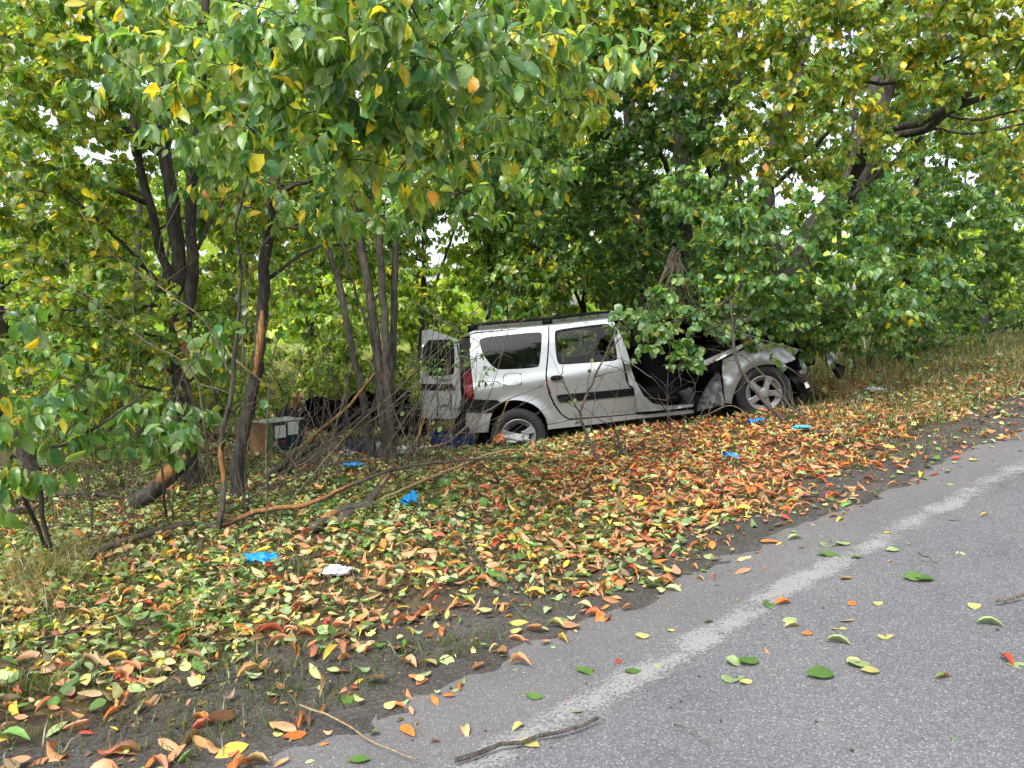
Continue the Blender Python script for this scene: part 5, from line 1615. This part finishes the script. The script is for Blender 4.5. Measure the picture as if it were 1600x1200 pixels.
t = Tree('broken_bough', 'thin drooping bough with sparse leaves crossing above the open rear door leaf', P(640, 470, 8.2), 'branch', barkm='bark_thin', n_single=300)
t.stem([P(640, 470, 8.2), P(690, 500, 8.0), P(740, 530, 7.9), P(800, 560, 7.9)], .009, .003, 6, 'stem')
for c, n in [((700, 520, 8.0), 5), ((740, 560, 7.9), 5), ((760, 600, 7.9), 4), ((690, 590, 8.0), 4), ((665, 560, 8.0), 5)]:
    t.clump(P(*c), (.22, .2, .2), n, {'mid': 3, 'deep': 1, 'fresh': 2}, .055, 6, .8, 1.0, limb=False)
t.build()
t = Tree('shoot_clump', 'clump of shoots with large glossy green leaves at the left edge', gb(60, 5.4), 'shrub', n_single=300)
t.stem([t.base, P(60, 720, 5.3), P(110, 690, 5.2), P(170, 655, 5.2), P(232, 610, 5.3)], .018, .006, 7, 'stem')
t.stem([t.base, P(20, 720, 5.0), P(0, 620, 4.9), P(-10, 500, 4.9)], .016, .006, 7, 'stem')
for c, n, r in [((20, 690, 4.8), 10, .3), ((50, 640, 5.0), 8, .3), ((110, 700, 5.2), 7, .28), ((170, 650, 5.4), 9, .28), ((-10, 590, 4.9), 8, .3), ((30, 760, 4.8), 7, .25), ((100, 600, 5.6), 9, .3), ((10, 480, 5.0), 5, .25)]:
    t.clump(P(*c), (r * 1.35, r * 1.3, r), n, {'fresh': 3, 'mid': 3, 'blue': 1.5, 'pale': 2, 'y': .35}, .135, 5, 1.3, .85, limb=False)
t.build()
t = Tree('shoot_clump', 'leafy shoot with large leaves over the splintered stump', gb(250, 6.2), 'shrub', n_single=300)
t.stem([t.base, P(250, 700, 6.1), P(262, 650, 5.9), P(285, 590, 5.9)], .012, .005, 6, 'stem')
for c, n, r in [((215, 690, 5.5), 8, .26), ((265, 680, 5.7), 9, .28), ((300, 640, 5.9), 8, .28), ((240, 630, 5.9), 7, .26), ((330, 560, 6.1), 6, .25), ((340, 500, 6.2), 5, .25), ((180, 600, 6.2), 8, .3)]:
    t.clump(P(*c), (r, r, r * .8), n, {'fresh': 3, 'mid': 3, 'blue': 1.5, 'pale': 2, 'y': .35}, .135, 5, 1.3, .85, limb=False)
t.build()

# ------------------------------------------------------------------ fallen leaves
FL = {'orange': (.52, .165, .04), 'salmon': (.55, .25, .13), 'red': (.47, .075, .045), 'yellow': (.62, .43, .06), 'pale yellow': (.50, .46, .17), 'green': (.10, .20, .045), 'pale green': (.30, .40, .18), 'tan': (.46, .30, .15), 'brown': (.19, .095, .045)}
FK = list(FL)
def fallen_points(n):
    x = rng.uniform(-6.0, 9.5, n); y = rng.uniform(1.9, 13.5, n)
    s = sdist(x, y)
    pch = vnoise(x, y, 1.5, 4)
    wdt = np.interp(x, [-1.5, -.3, .6, 1.6, 2.4, 4.5], [.8, .62, .15, .1, .42, .7])   # the bare strip is wider at both ends
    dens = smooth(wdt, wdt + .45, s + .2 * pch) * (.60 + .32 * vnoise(x, y, 2.6, 8) + .25 * np.exp(-((x - 1.9) / 1.8) ** 2 - ((y - 6.5) / 2.2) ** 2)) + .2 * (s > 0) + .05 * smooth(.1, .5, pch) * (s > -.15)
    dens = np.where(s < -.12, .006, dens)
    # thinner: bare soil at the near left corner, dry grass far right
    dens *= 1 - .25 * smooth(-1.0, -1.8, x) * (1 - smooth(3.2, 4.4, y)) * (s > 0)
    dens *= 1 - .5 * smooth(10.2, 12, y)
    dens *= 1 - .6 * smooth(3.6, 6.0, x) * smooth(.9, 1.6, s)
    cx = (x - CO[0])
    under = (x > -.7) & (x < 3.9) & (y > 9.05) & (y < 10.8)
    dens = np.where(under, .1, dens)
    k = rng.random(n) < dens
    return x[k], y[k], s[k]
x, y, s = fallen_points(98000)
kp = np.ones(len(x), bool)
for a, b, r_ in CLEAR:
    kp &= np.hypot(x - a, y - b + .03) > r_
x, y, s = x[kp], y[kp], s[kp]
# a few the photograph shows lying on the road: (px, py, colour, length, direction)
road_leaves = [(1210, 950, 'orange', .10, .3), (1200, 955, 'green', .11, 1.2), (1325, 948, 'orange', .07, .5), (1365, 947, 'pale yellow', .05, .2), (1393, 835, 'yellow', .05, 0), (1330, 903, 'tan', .08, .5), (1442, 908, 'green', .09, -.4), (1456, 910, 'pale green', .07, 0), (1525, 978, 'pale green', .11, -.5), (1512, 952, 'pale yellow', .06, 0), (1563, 1030, 'red', .08, 1.6), (1572, 1040, 'pale green', .09, -.5), (1480, 1063, 'green', .05, 0), (1466, 1066, 'red', .06, .3), (1290, 1006, 'pale green', .11, -.5), (1270, 993, 'orange', .05, 0), (1372, 999, 'pale yellow', .07, .1), (1297, 985, 'pale yellow', .07, -.2), (1312, 975, 'tan', .07, .1), (1222, 974, 'pale green', .09, 0), (1226, 984, 'pale yellow', .08, .1), (1358, 1040, 'pale green', .09, .05), (1323, 1040, 'pale yellow', .07, 0), (1375, 1053, 'pale yellow', .07, -.3), (1303, 1057, 'green', .11, 0), (1180, 1032, 'green', .10, .6), (1146, 1046, 'pale green', .08, 1.3), (1126, 1066, 'pale green', .10, 0), (1176, 1068, 'pale yellow', .06, .2), (1310, 870, 'green', .12, -.3), (1280, 853, 'pale green', .12, -.2), (1325, 850, 'pale green', .09, .4), (1330, 875, 'green', .06, 0), (1002, 1052, 'green', .08, 0), (1022, 1046, 'pale green', .06, .5), (912, 1116, 'pale green', .05, 0), (965, 1040, 'red', .05, 1.3), (900, 1047, 'green', .11, -.8), (843, 1172, 'pale yellow', .09, -.6), (800, 1148, 'pale yellow', .07, .8), (688, 1164, 'brown', .04, 0), (848, 1094, 'green', .08, -.3), (1015, 996, 'pale yellow', .07, .1), (1053, 986, 'pale yellow', .04, .6), (1115, 975, 'green', .05, 0), (1460, 910, 'green', .1, -.7), (1527, 720, 'pale yellow', .07, .2), (1483, 815, 'green', .07, 0), (1544, 808, 'yellow', .05, 0), (1230, 846, 'pale green', .1, .1), (1395, 880, 'yellow', .03, 0), (1480, 760, 'pale green', .06, 0), (1405, 862, 'pale green', .07, -.2), (580, 1192, 'green', .09, 0), (480, 1150, 'orange', .1, .4)]
nr = len(road_leaves)
rx = np.array([g0(q[0], q[1]) for q in road_leaves])
n = len(x)
# colour zones: orange drift before the car's front half, greener and yellower to the left
w_or = np.exp(-((x - 1.9) / 1.5) ** 2 - ((y - 6.7) / 1.9) ** 2) * 1.6 + .3 * (.5 + .5 * vnoise(x, y, .8, 7)) + .35 * smooth(2, 4, x) + .75 * (1 - smooth(.5, 1.3, s)) * smooth(4.6, 3.4, y)
w_gr = .5 + .75 * smooth(.6, -1.4, x) * smooth(4, 5.5, y) + .35 * smooth(.5, -.2, s - .5) + .3 * vnoise(x, y, .9, 2)
wt = np.stack([w_or * 1.25, w_or * 1.05 + .12, w_or * .42 + .05, .3 + .1 * w_or, .28 + .3 * w_gr, w_gr * .95, w_gr * .8, .28 + 0 * x, .22 + .06 * (y < 5)], 1)
wt = np.maximum(wt, .01); wt /= wt.sum(1)[:, None]
ck = (rng.random((n, 1)) > np.cumsum(wt, 1)).sum(1).clip(0, 8)
colr = np.array([FL[k] for k in FK])[ck] * rng.uniform(.75, 1.4, (n, 1)) * rng.uniform(.92, 1.08, (n, 3))
z = H(x, y)
dense = smooth(.4, 1.0, s)
z = z + rng.uniform(.004, .05, n) * (.25 + .75 * dense) + .006
az = rng.uniform(0, 2 * np.pi, n)
pitch_ = rng.normal(0, .22, n)
dirs = np.column_stack([np.cos(az) * np.cos(pitch_), np.sin(az) * np.cos(pitch_), np.sin(pitch_)])
nrm = np.array([0, 0, 1.0]) + rng.normal(0, .5, (n, 3)) * (.4 + .6 * dense)[:, None]
flip = rng.random(n) < .35
nrm[flip] *= -1
z = np.where(flip, z + .012, z)
isround = np.isin(ck, [FK.index('green'), FK.index('pale green'), FK.index('pale yellow')]) & (rng.random(n) < .6)
ln = np.where(isround, rng.uniform(.035, .085, n), rng.uniform(.05, .125, n)) * np.where(rng.random(n) < .35, .55, 1) * (1 + .12 * smooth(4.6, 3.4, y))
wdl = np.where(isround, rng.uniform(.75, 1.0, n), rng.uniform(.55, .9, n))
pos = np.column_stack([x, y, z])

# the largest ones in the picture are single objects
px, py, dep = project(pos)
vis = (px > 5) & (px < 1595) & (py > 300) & (py < 1195)
size = np.where(vis, ln / dep, 0)
k = np.argsort(-size)[:300 - nr]
single = np.zeros(n, bool); single[k] = True

def hue_name(i): return FK[i]
def edge_word(sv, xx, yy):
    lw = float(sdist([xx], [yy], LINE)[0])
    if sv < -.1:
        if lw > .09: return 'on the asphalt between white line and dirt'
        if lw > -.09: return 'on the worn white edge line'
        return 'on the grey asphalt beyond the white line'
    if sv < .25: return 'along the ragged asphalt edge'
    if sv < .6: return 'on the bare dark dirt'
    return 'on the leaf carpet'
allx = np.concatenate([x, rx[:, 0]]); ally = np.concatenate([y, rx[:, 1]])
allc = np.concatenate([ck, [FK.index(q[2]) for q in road_leaves]])
used = {}
landm = [('the white tissue', G(526, 903)), ('the nearest blue glove', G(405, 884)), ('the brown stick', G(830, 1165)), ('the black root', G(320, 1095)), ('the yellowish stalk', G(560, 1165)), ('the bent grey stick', G(735, 872)), ('the bottom left corner', G(40, 1170)), ('the straw tuft', G(60, 900)), ('the knobbly twig', G(1575, 947)), ('the fine dark twig', G(1450, 884)), ('the thin pale twig', G(1080, 1158)), ('the young shoot', G(752, 912)), ('the dark dirt stick', G(1300, 799))]
compass = ['pointing right', 'pointing away and right', 'pointing away', 'pointing away and left', 'pointing left', 'pointing near and left', 'pointing near', 'pointing near and right']
def leaf_label(ci, form, L, sv, xx, yy, az_):
    big = 'large ' if L > .105 else ('small ' if L < .065 else '')
    w0 = '%s%s %s leaf' % (big, form, hue_name(ci))
    d = np.hypot(allx - xx, ally - yy)
    j = np.argsort(d)[1]
    nb = hue_name(int(allc[j]))
    lm = min(landm, key=lambda q: math.hypot(q[1][0] - xx, q[1][1] - yy))
    side = 'left of' if xx < lm[1][0] - .12 else ('right of' if xx > lm[1][0] + .12 else ('behind' if yy > lm[1][1] else 'before'))
    edge = edge_word(sv, xx, yy).replace('on the grey asphalt beyond the white line', 'on the open asphalt')
    for lab in ('%s %s, %s %s' % (w0, edge, side, lm[0]),
                '%s %s, %s %s, tip %s' % (w0, edge.split(' between')[0], side, lm[0], compass[int(round(az_ / (math.pi / 4))) % 8]),
                '%s %s %s, nearest a %s leaf, %s' % (w0, side, lm[0], nb, compass[int(round(az_ / (math.pi / 4))) % 8].replace('pointing', 'tip')),
                '%s, tip %s, a hand from a %s leaf' % (w0, compass[int(round(az_ / (math.pi / 4))) % 8].replace('pointing ', ''), nb),
                '%s, tip %s' % (w0, compass[int(round(az_ / (math.pi / 4))) % 8])):
        last = lab if len(lab.split()) <= 16 else None
        ws = lab.split()
        if len(ws) <= 16 and lab not in used:
            used[lab] = 1
            return lab
    return last
FORMS = ['folded', 'arched', 'curled', 'flat', 'tightly curled', 'limp flat', 'bowed']
RFORMS = ['broad flat', 'broad cupped', 'broad bent']
grp = 'single fallen leaves near the road'
for rnd, temps, forms, key in ((False, TG, FORMS, 'fallen'), (True, TGR, RFORMS, 'fallen_round')):
    m = np.where(single & (isround == rnd))[0]
    obs = leaf_objects('fallen_leaf', key, temps, pos[m], dirs[m], nrm[m], ln[m], wdl[m], colr[m], None, M['fallen_obj'])
    for i, (o, kk) in zip(m, obs):
        props(o, leaf_label(int(ck[i]), forms[kk], ln[i], s[i], x[i], y[i], az[i]), 'leaf', grp)
for q, (xx, yy) in zip(road_leaves, rx):
    rnd = q[2] in ('green', 'pale green', 'pale yellow') and rng.random() < .5
    az_ = q[4] + (math.pi if rng.random() < .5 else 0)
    zz = Hs(xx, yy)
    sv = float(sdist([xx], [yy])[0])
    zz = max(zz, float(H0(xx)) + .006)
    c = np.array(FL[q[2]]) * rng.uniform(.85, 1.15)
    (o, kk), = leaf_objects('fallen_leaf', 'fallen_round' if rnd else 'fallen_flat', TGR if rnd else [TG[3], TG[5], TG[0]], np.array([[xx, yy, zz]]), np.array([[math.cos(az_), math.sin(az_), .02]]), np.array([[0, 0, 1.0]]) + rng.normal(0, .15, (1, 3)), np.array([q[3]]), np.array([.95]), c[None], None, M['fallen_obj'])
    o.location.z += zz + .001 - min((o.matrix_basis @ v.co).z for v in o.data.vertices)
    props(o, leaf_label(FK.index(q[2]), (RFORMS if rnd else ['flat', 'limp flat', 'folded'])[kk], q[3], sv, xx, yy, az_ % (2 * math.pi)), 'leaf', grp)
r1 = ~single & ~isround
near = dep < 6.0
for nm, m, temps in (('fallen_leaves', ~single & ~isround & near, TG), ('fallen_leaves', ~single & isround & near, TGR), ('fallen_leaves', ~single & ~isround & ~near, TGS), ('fallen_leaves', ~single & isround & ~near, TGRS)):
    o = leaf_mesh(nm, temps, pos[m], dirs[m], nrm[m], ln[m], wdl[m], colr[m], None, M['fallen'])
    if o: o['kind'] = 'stuff'

# crumbled leaf scraps under the whole carpet
nn = 26000
xx = rng.uniform(-5, 8, nn); yy = rng.uniform(1.9, 10.5, nn); ss = sdist(xx, yy)
kp = rng.random(nn) < np.clip(.06 * (ss > -.05) + smooth(.2, .9, ss), 0, 1)
xx, yy = xx[kp], yy[kp]; nn = len(xx)
a_z = rng.uniform(0, 6.28, nn)
o = leaf_mesh('leaf_scraps', TF, np.column_stack([xx, yy, H(xx, yy) + .006]), np.column_stack([np.cos(a_z), np.sin(a_z), rng.normal(0, .15, nn)]), np.array([0, 0, 1.0]) + rng.normal(0, .3, (nn, 3)), rng.uniform(.015, .045, nn), np.ones(nn), np.array([(.16, .09, .045), (.25, .15, .07), (.09, .10, .035), (.3, .2, .09), (.07, .045, .03)])[rng.integers(0, 5, nn)], None, M['fallen'])
o['kind'] = 'stuff'

# ------------------------------------------------------------------ grass, straw, stones
def blades(name, pts, hmin, hmax, cols, lean=.5, w=.004, mat=None):
    n = len(pts)
    h = rng.uniform(hmin, hmax, n)
    a = rng.uniform(0, 6.28, n)
    ld = np.column_stack([np.cos(a), np.sin(a), np.zeros(n)]) * (h * lean * rng.uniform(.2, 1.4, n))[:, None]
    b = rng.uniform(0, 6.28, n)
    wv = np.column_stack([np.cos(b), np.sin(b), np.zeros(n)]) * w * rng.uniform(.6, 1.4, (n, 1))
    up = np.array([0, 0, 1.0]) * h[:, None]
    v = np.stack([pts - wv, pts + wv, pts + ld * .35 + up * .6 + wv * .7, pts + ld * .35 + up * .6 - wv * .7, pts + ld + up * rng.uniform(.75, 1, (n, 1))], 1).reshape(-1, 3)
    i = (np.arange(n) * 5)[:, None]
    f = np.concatenate([i + np.array([[0, 1, 2]]), i + np.array([[0, 2, 3]]), i + np.array([[3, 2, 4]])])
    c = np.asarray(cols)[rng.integers(0, len(cols), n)] * rng.uniform(.7, 1.25, (n, 1))
    o = mesh(name, v, f, None, M['leaf'], True, np.repeat(c, 5, 0))
    o['kind'] = 'stuff'
    return o
GR = [(.07, .12, .03), (.10, .14, .04), (.05, .09, .025)]
ST = [(.36, .27, .14), (.30, .23, .12), (.42, .34, .2)]
def region(n, x0, x1, y0, y1, smin=.45, patch=None):
    X = rng.uniform(x0, x1, n); Y = rng.uniform(y0, y1, n)
    S = sdist(X, Y)
    k = S > smin
    if patch is not None: k &= vnoise(X, Y, patch, 9) > .05
    X, Y = X[k], Y[k]
    return np.column_stack([X, Y, H(X, Y)])
blades('grass', region(26000, -5, 5, 2.2, 9, .35, 1.2), .03, .11, GR + [ST[1]], 1.0, .003)
blades('grass', region(22000, -5, .5, 2.4, 7.5, .3, .8), .03, .10, GR, 1.1, .003)
# low green weeds among the leaves on the left
q = region(9000, -5.5, .8, 3.6, 9, .9, .9)[:2600]
wn_ = np.repeat(q, 2, 0) + rng.normal(0, .03, (len(q) * 2, 3)) * [1, 1, .4] + [0, 0, .045]
o = leaf_mesh('weeds', TM, wn_, np.column_stack([rng.normal(0, 1, (len(wn_), 2)), rng.uniform(-.1, .6, len(wn_))]), np.array([0, 0, 1.0]) + rng.normal(0, .5, (len(wn_), 3)), rng.uniform(.02, .07, len(wn_)), rng.uniform(.5, .9, len(wn_)), pigments({'mid': 3, 'fresh': 2, 'pale': 2, 'olive': 1}, len(wn_)), None, M['leaf'])
o['kind'] = 'stuff'
blades('grass', region(30000, 3.0, 12, 7, 15, .8), .04, .2, GR + GR + ST, .8, .005)
blades('dry_grass', region(9000, 4.2, 14, 10, 17, 2.4), .08, .26, ST + GR + GR, .8, .005)
tuft = np.vstack([np.array(G(px, py)) + np.column_stack([rng.normal(0, .10, 130), rng.normal(0, .10, 130), np.zeros(130)]) for px, py in [(30, 900), (75, 905), (110, 890), (10, 930), (140, 870), (120, 905), (60, 945)]])
blades('straw', tuft, .08, .26, ST + [GR[1], GR[2]], 1.3, .0025)
tuft = np.vstack([np.array(G(px, py)) + np.column_stack([rng.normal(0, .05, 60), rng.normal(0, .05, 60), np.zeros(60)]) for px, py in [(470, 900), (440, 850), (30, 1090), (90, 1080), (860, 800), (820, 745), (1060, 735), (280, 985), (1330, 700), (1290, 730), (350, 960)]])
blades('grass', tuft, .05, .16, GR, .8, .003)
blades('field_grass', region(20000, -16, 7, 14, 30, 3), .3, .8, [(.20, .25, .06), (.27, .28, .09), (.33, .29, .13)], .5, .02)

# tangle of bare twigs standing in the undergrowth
def brush(name, n, xr, yr, Lr, lean, mt='bark_thin'):
    X = rng.uniform(*xr, n); Y = rng.uniform(*yr, n)
    b = np.column_stack([X, Y, H(X, Y)])
    L = rng.uniform(*Lr, n)
    e = np.column_stack([rng.normal(lean, .4, n), rng.normal(0, .3, n), np.ones(n)])
    e = e / np.linalg.norm(e, axis=1)[:, None] * L[:, None]
    t = np.linspace(0, 1, 8)[None, :, None]
    bend = rng.normal(0, .18, (n, 1, 3)) * L[:, None, None]
    pn = b[:, None, :] + e[:, None, :] * t + bend * t * t + rng.normal(0, .012, (n, 8, 3))
    rr = np.linspace(1, .3, 8)[None] * rng.uniform(.003, .007, (n, 1))
    V1, F1 = tubes_batch(pn, rr, 5)
    k = rng.integers(2, 7, n * 4); src = np.repeat(np.arange(n), 4)
    s0 = pn[src, k]
    d = e[src] / L[src][:, None] * .5 + rng.normal(0, .6, (n * 4, 3)); d /= np.linalg.norm(d, axis=1)[:, None]
    l2 = L[src] * rng.uniform(.12, .4, n * 4)
    p2 = s0[:, None, :] + d[:, None, :] * l2[:, None, None] * t[:, ::2] + rng.normal(0, .008, (n * 4, 4, 3)) * t[:, ::2]
    V2, F2 = tubes_batch(p2, np.linspace(1, .4, 4)[None] * .0025 * np.ones((n * 4, 1)), 4)
    o = mesh(name, np.vstack([V1, V2]), np.vstack([F1, F2 + len(V1)]), None, M[mt]); o['kind'] = 'stuff'
brush('bare_brush', 70, (-4.6, -1.7), (5.4, 8.4), (.6, 2.4), -.1)
brush('bare_brush', 46, (-2.0, -.4), (6.9, 8.6), (.5, 1.7), .35)
brush('bare_brush', 40, (-4.0, -.6), (6.0, 8.6), (.8, 2.6), .1, 'bare_twig')
brush('bare_brush', 16, (.6, 4.2), (8.0, 8.75), (.4, 1.1), -.3)
# small sticks in the leaf carpet
q = region(5200, -5, 6, 2.2, 9.2, .25)[:1500]
a_ = rng.uniform(0, 6.28, len(q)); L_ = rng.uniform(.06, .32, len(q))
d_ = np.column_stack([np.cos(a_), np.sin(a_), rng.normal(0.05, .16, len(q))]) * L_[:, None]
tt = np.linspace(0, 1, 4)[None, :, None]
pn = (q + [0, 0, .035])[:, None, :] + d_[:, None, :] * tt + rng.normal(0, .008, (len(q), 4, 3))
v, f = tubes_batch(pn, np.linspace(1, .5, 4)[None] * rng.uniform(.0015, .004, (len(q), 1)), 4)
o = mesh('small_sticks', v, f, None, M['bark_thin']); o['kind'] = 'stuff'

# grit and pebbles on the dirt strip
ns = 5200
X = rng.uniform(-3, 6.5, ns); Y = rng.uniform(1.9, 8.5, ns); S = sdist(X, Y)
kp = (S > -.25) & (S < 1.0) & (rng.random(ns) < np.where(S > .02, 1, .35))
X, Y = X[kp], Y[kp]; ns = len(X)
Zg = np.maximum(H(X, Y), H0(X) + .004)
sz = rng.uniform(.002, .006, ns) * np.where(rng.random(ns) < .03, 2.6, 1)
oct_ = np.array([[1, 0, 0], [-1, 0, 0], [0, 1, 0], [0, -1, 0], [0, 0, 1], [0, 0, -.6]])
of = np.array([[0, 2, 4], [2, 1, 4], [1, 3, 4], [3, 0, 4], [2, 0, 5], [1, 2, 5], [3, 1, 5], [0, 3, 5]])
v = (oct_[None] * rng.uniform(.6, 1.3, (ns, 6, 1)) * sz[:, None, None] * np.array([1, 1, .7])) + np.column_stack([X, Y, Zg + sz * .3])[:, None, :]
f = (of[None] + (np.arange(ns) * 6)[:, None, None]).reshape(-1, 3)
gcol = np.array([(.30, .29, .28), (.18, .17, .16), (.42, .41, .40), (.11, .10, .095)])[rng.integers(0, 4, ns)]
o = mesh('grit', v.reshape(-1, 3), f, None, M['fallen'], False, np.repeat(gcol, 6, 0))
o['kind'] = 'stuff'

# crumbs of earth dragged onto the asphalt
ns = 900
X = rng.uniform(-1, 7, ns); Y = rng.uniform(1.9, 7.5, ns); S = sdist(X, Y)
kp = (S < -.05) & (S > -3.2) & (rng.random(ns) < np.exp(S * 1.1) + .12)
X, Y = X[kp], Y[kp]; ns = len(X)
sz = rng.uniform(.002, .008, ns)
v = (oct_[None] * rng.uniform(.5, 1.4, (ns, 6, 1)) * sz[:, None, None] * np.array([1, 1, .5])) + np.column_stack([X, Y, H0(X) + .008 + sz * .2])[:, None, :]
f = (of[None] + (np.arange(ns) * 6)[:, None, None]).reshape(-1, 3)
o = mesh('earth_crumbs', v.reshape(-1, 3), f, None, M['fallen'], False, np.repeat(np.array([(.06, .05, .042), (.10, .085, .07)])[rng.integers(0, 2, ns)], 6, 0))
o['kind'] = 'stuff'

# a distant wood closing the field
fx = np.linspace(-70, 90, 60)
nw = 9000
X = rng.uniform(-70, 95, nw); Y = 52 + rng.normal(0, 3, nw)
Zm = rng.uniform(0, 1, nw) ** .8 * (7 + 2.5 * np.sin(X * .21) + 1.5 * np.sin(X * .57 + 1))
pw = np.column_stack([X, Y, H0(X) + Zm])
o = leaf_mesh('distant_wood', TF, pw, rng.normal(0, 1, (nw, 3)), np.array([0, -1.0, .6]) + rng.normal(0, .6, (nw, 3)), rng.uniform(.7, 1.5, nw), np.full(nw, 1.2), pigments(MIXBG, nw), None, M['leaf'])
o['kind'] = 'stuff'

# the wood on the other side of the road, which the car's windows mirror
nw = 5000
X = rng.uniform(-40, 60, nw); Y = -24 + .5 * X * 0 + rng.normal(0, 1.5, nw)
pw = np.column_stack([X, Y, H0(X) + rng.uniform(0, 1, nw) * (7 + 2 * np.sin(X * .4))])
o = leaf_mesh('roadside_wood', TF, pw, rng.normal(0, 1, (nw, 3)), np.array([0, 1.0, .6]) + rng.normal(0, .6, (nw, 3)), rng.uniform(.6, 1.2, nw), np.full(nw, 1.2), pigments(MIXD, nw), None, M['leaf'])
o['kind'] = 'stuff'
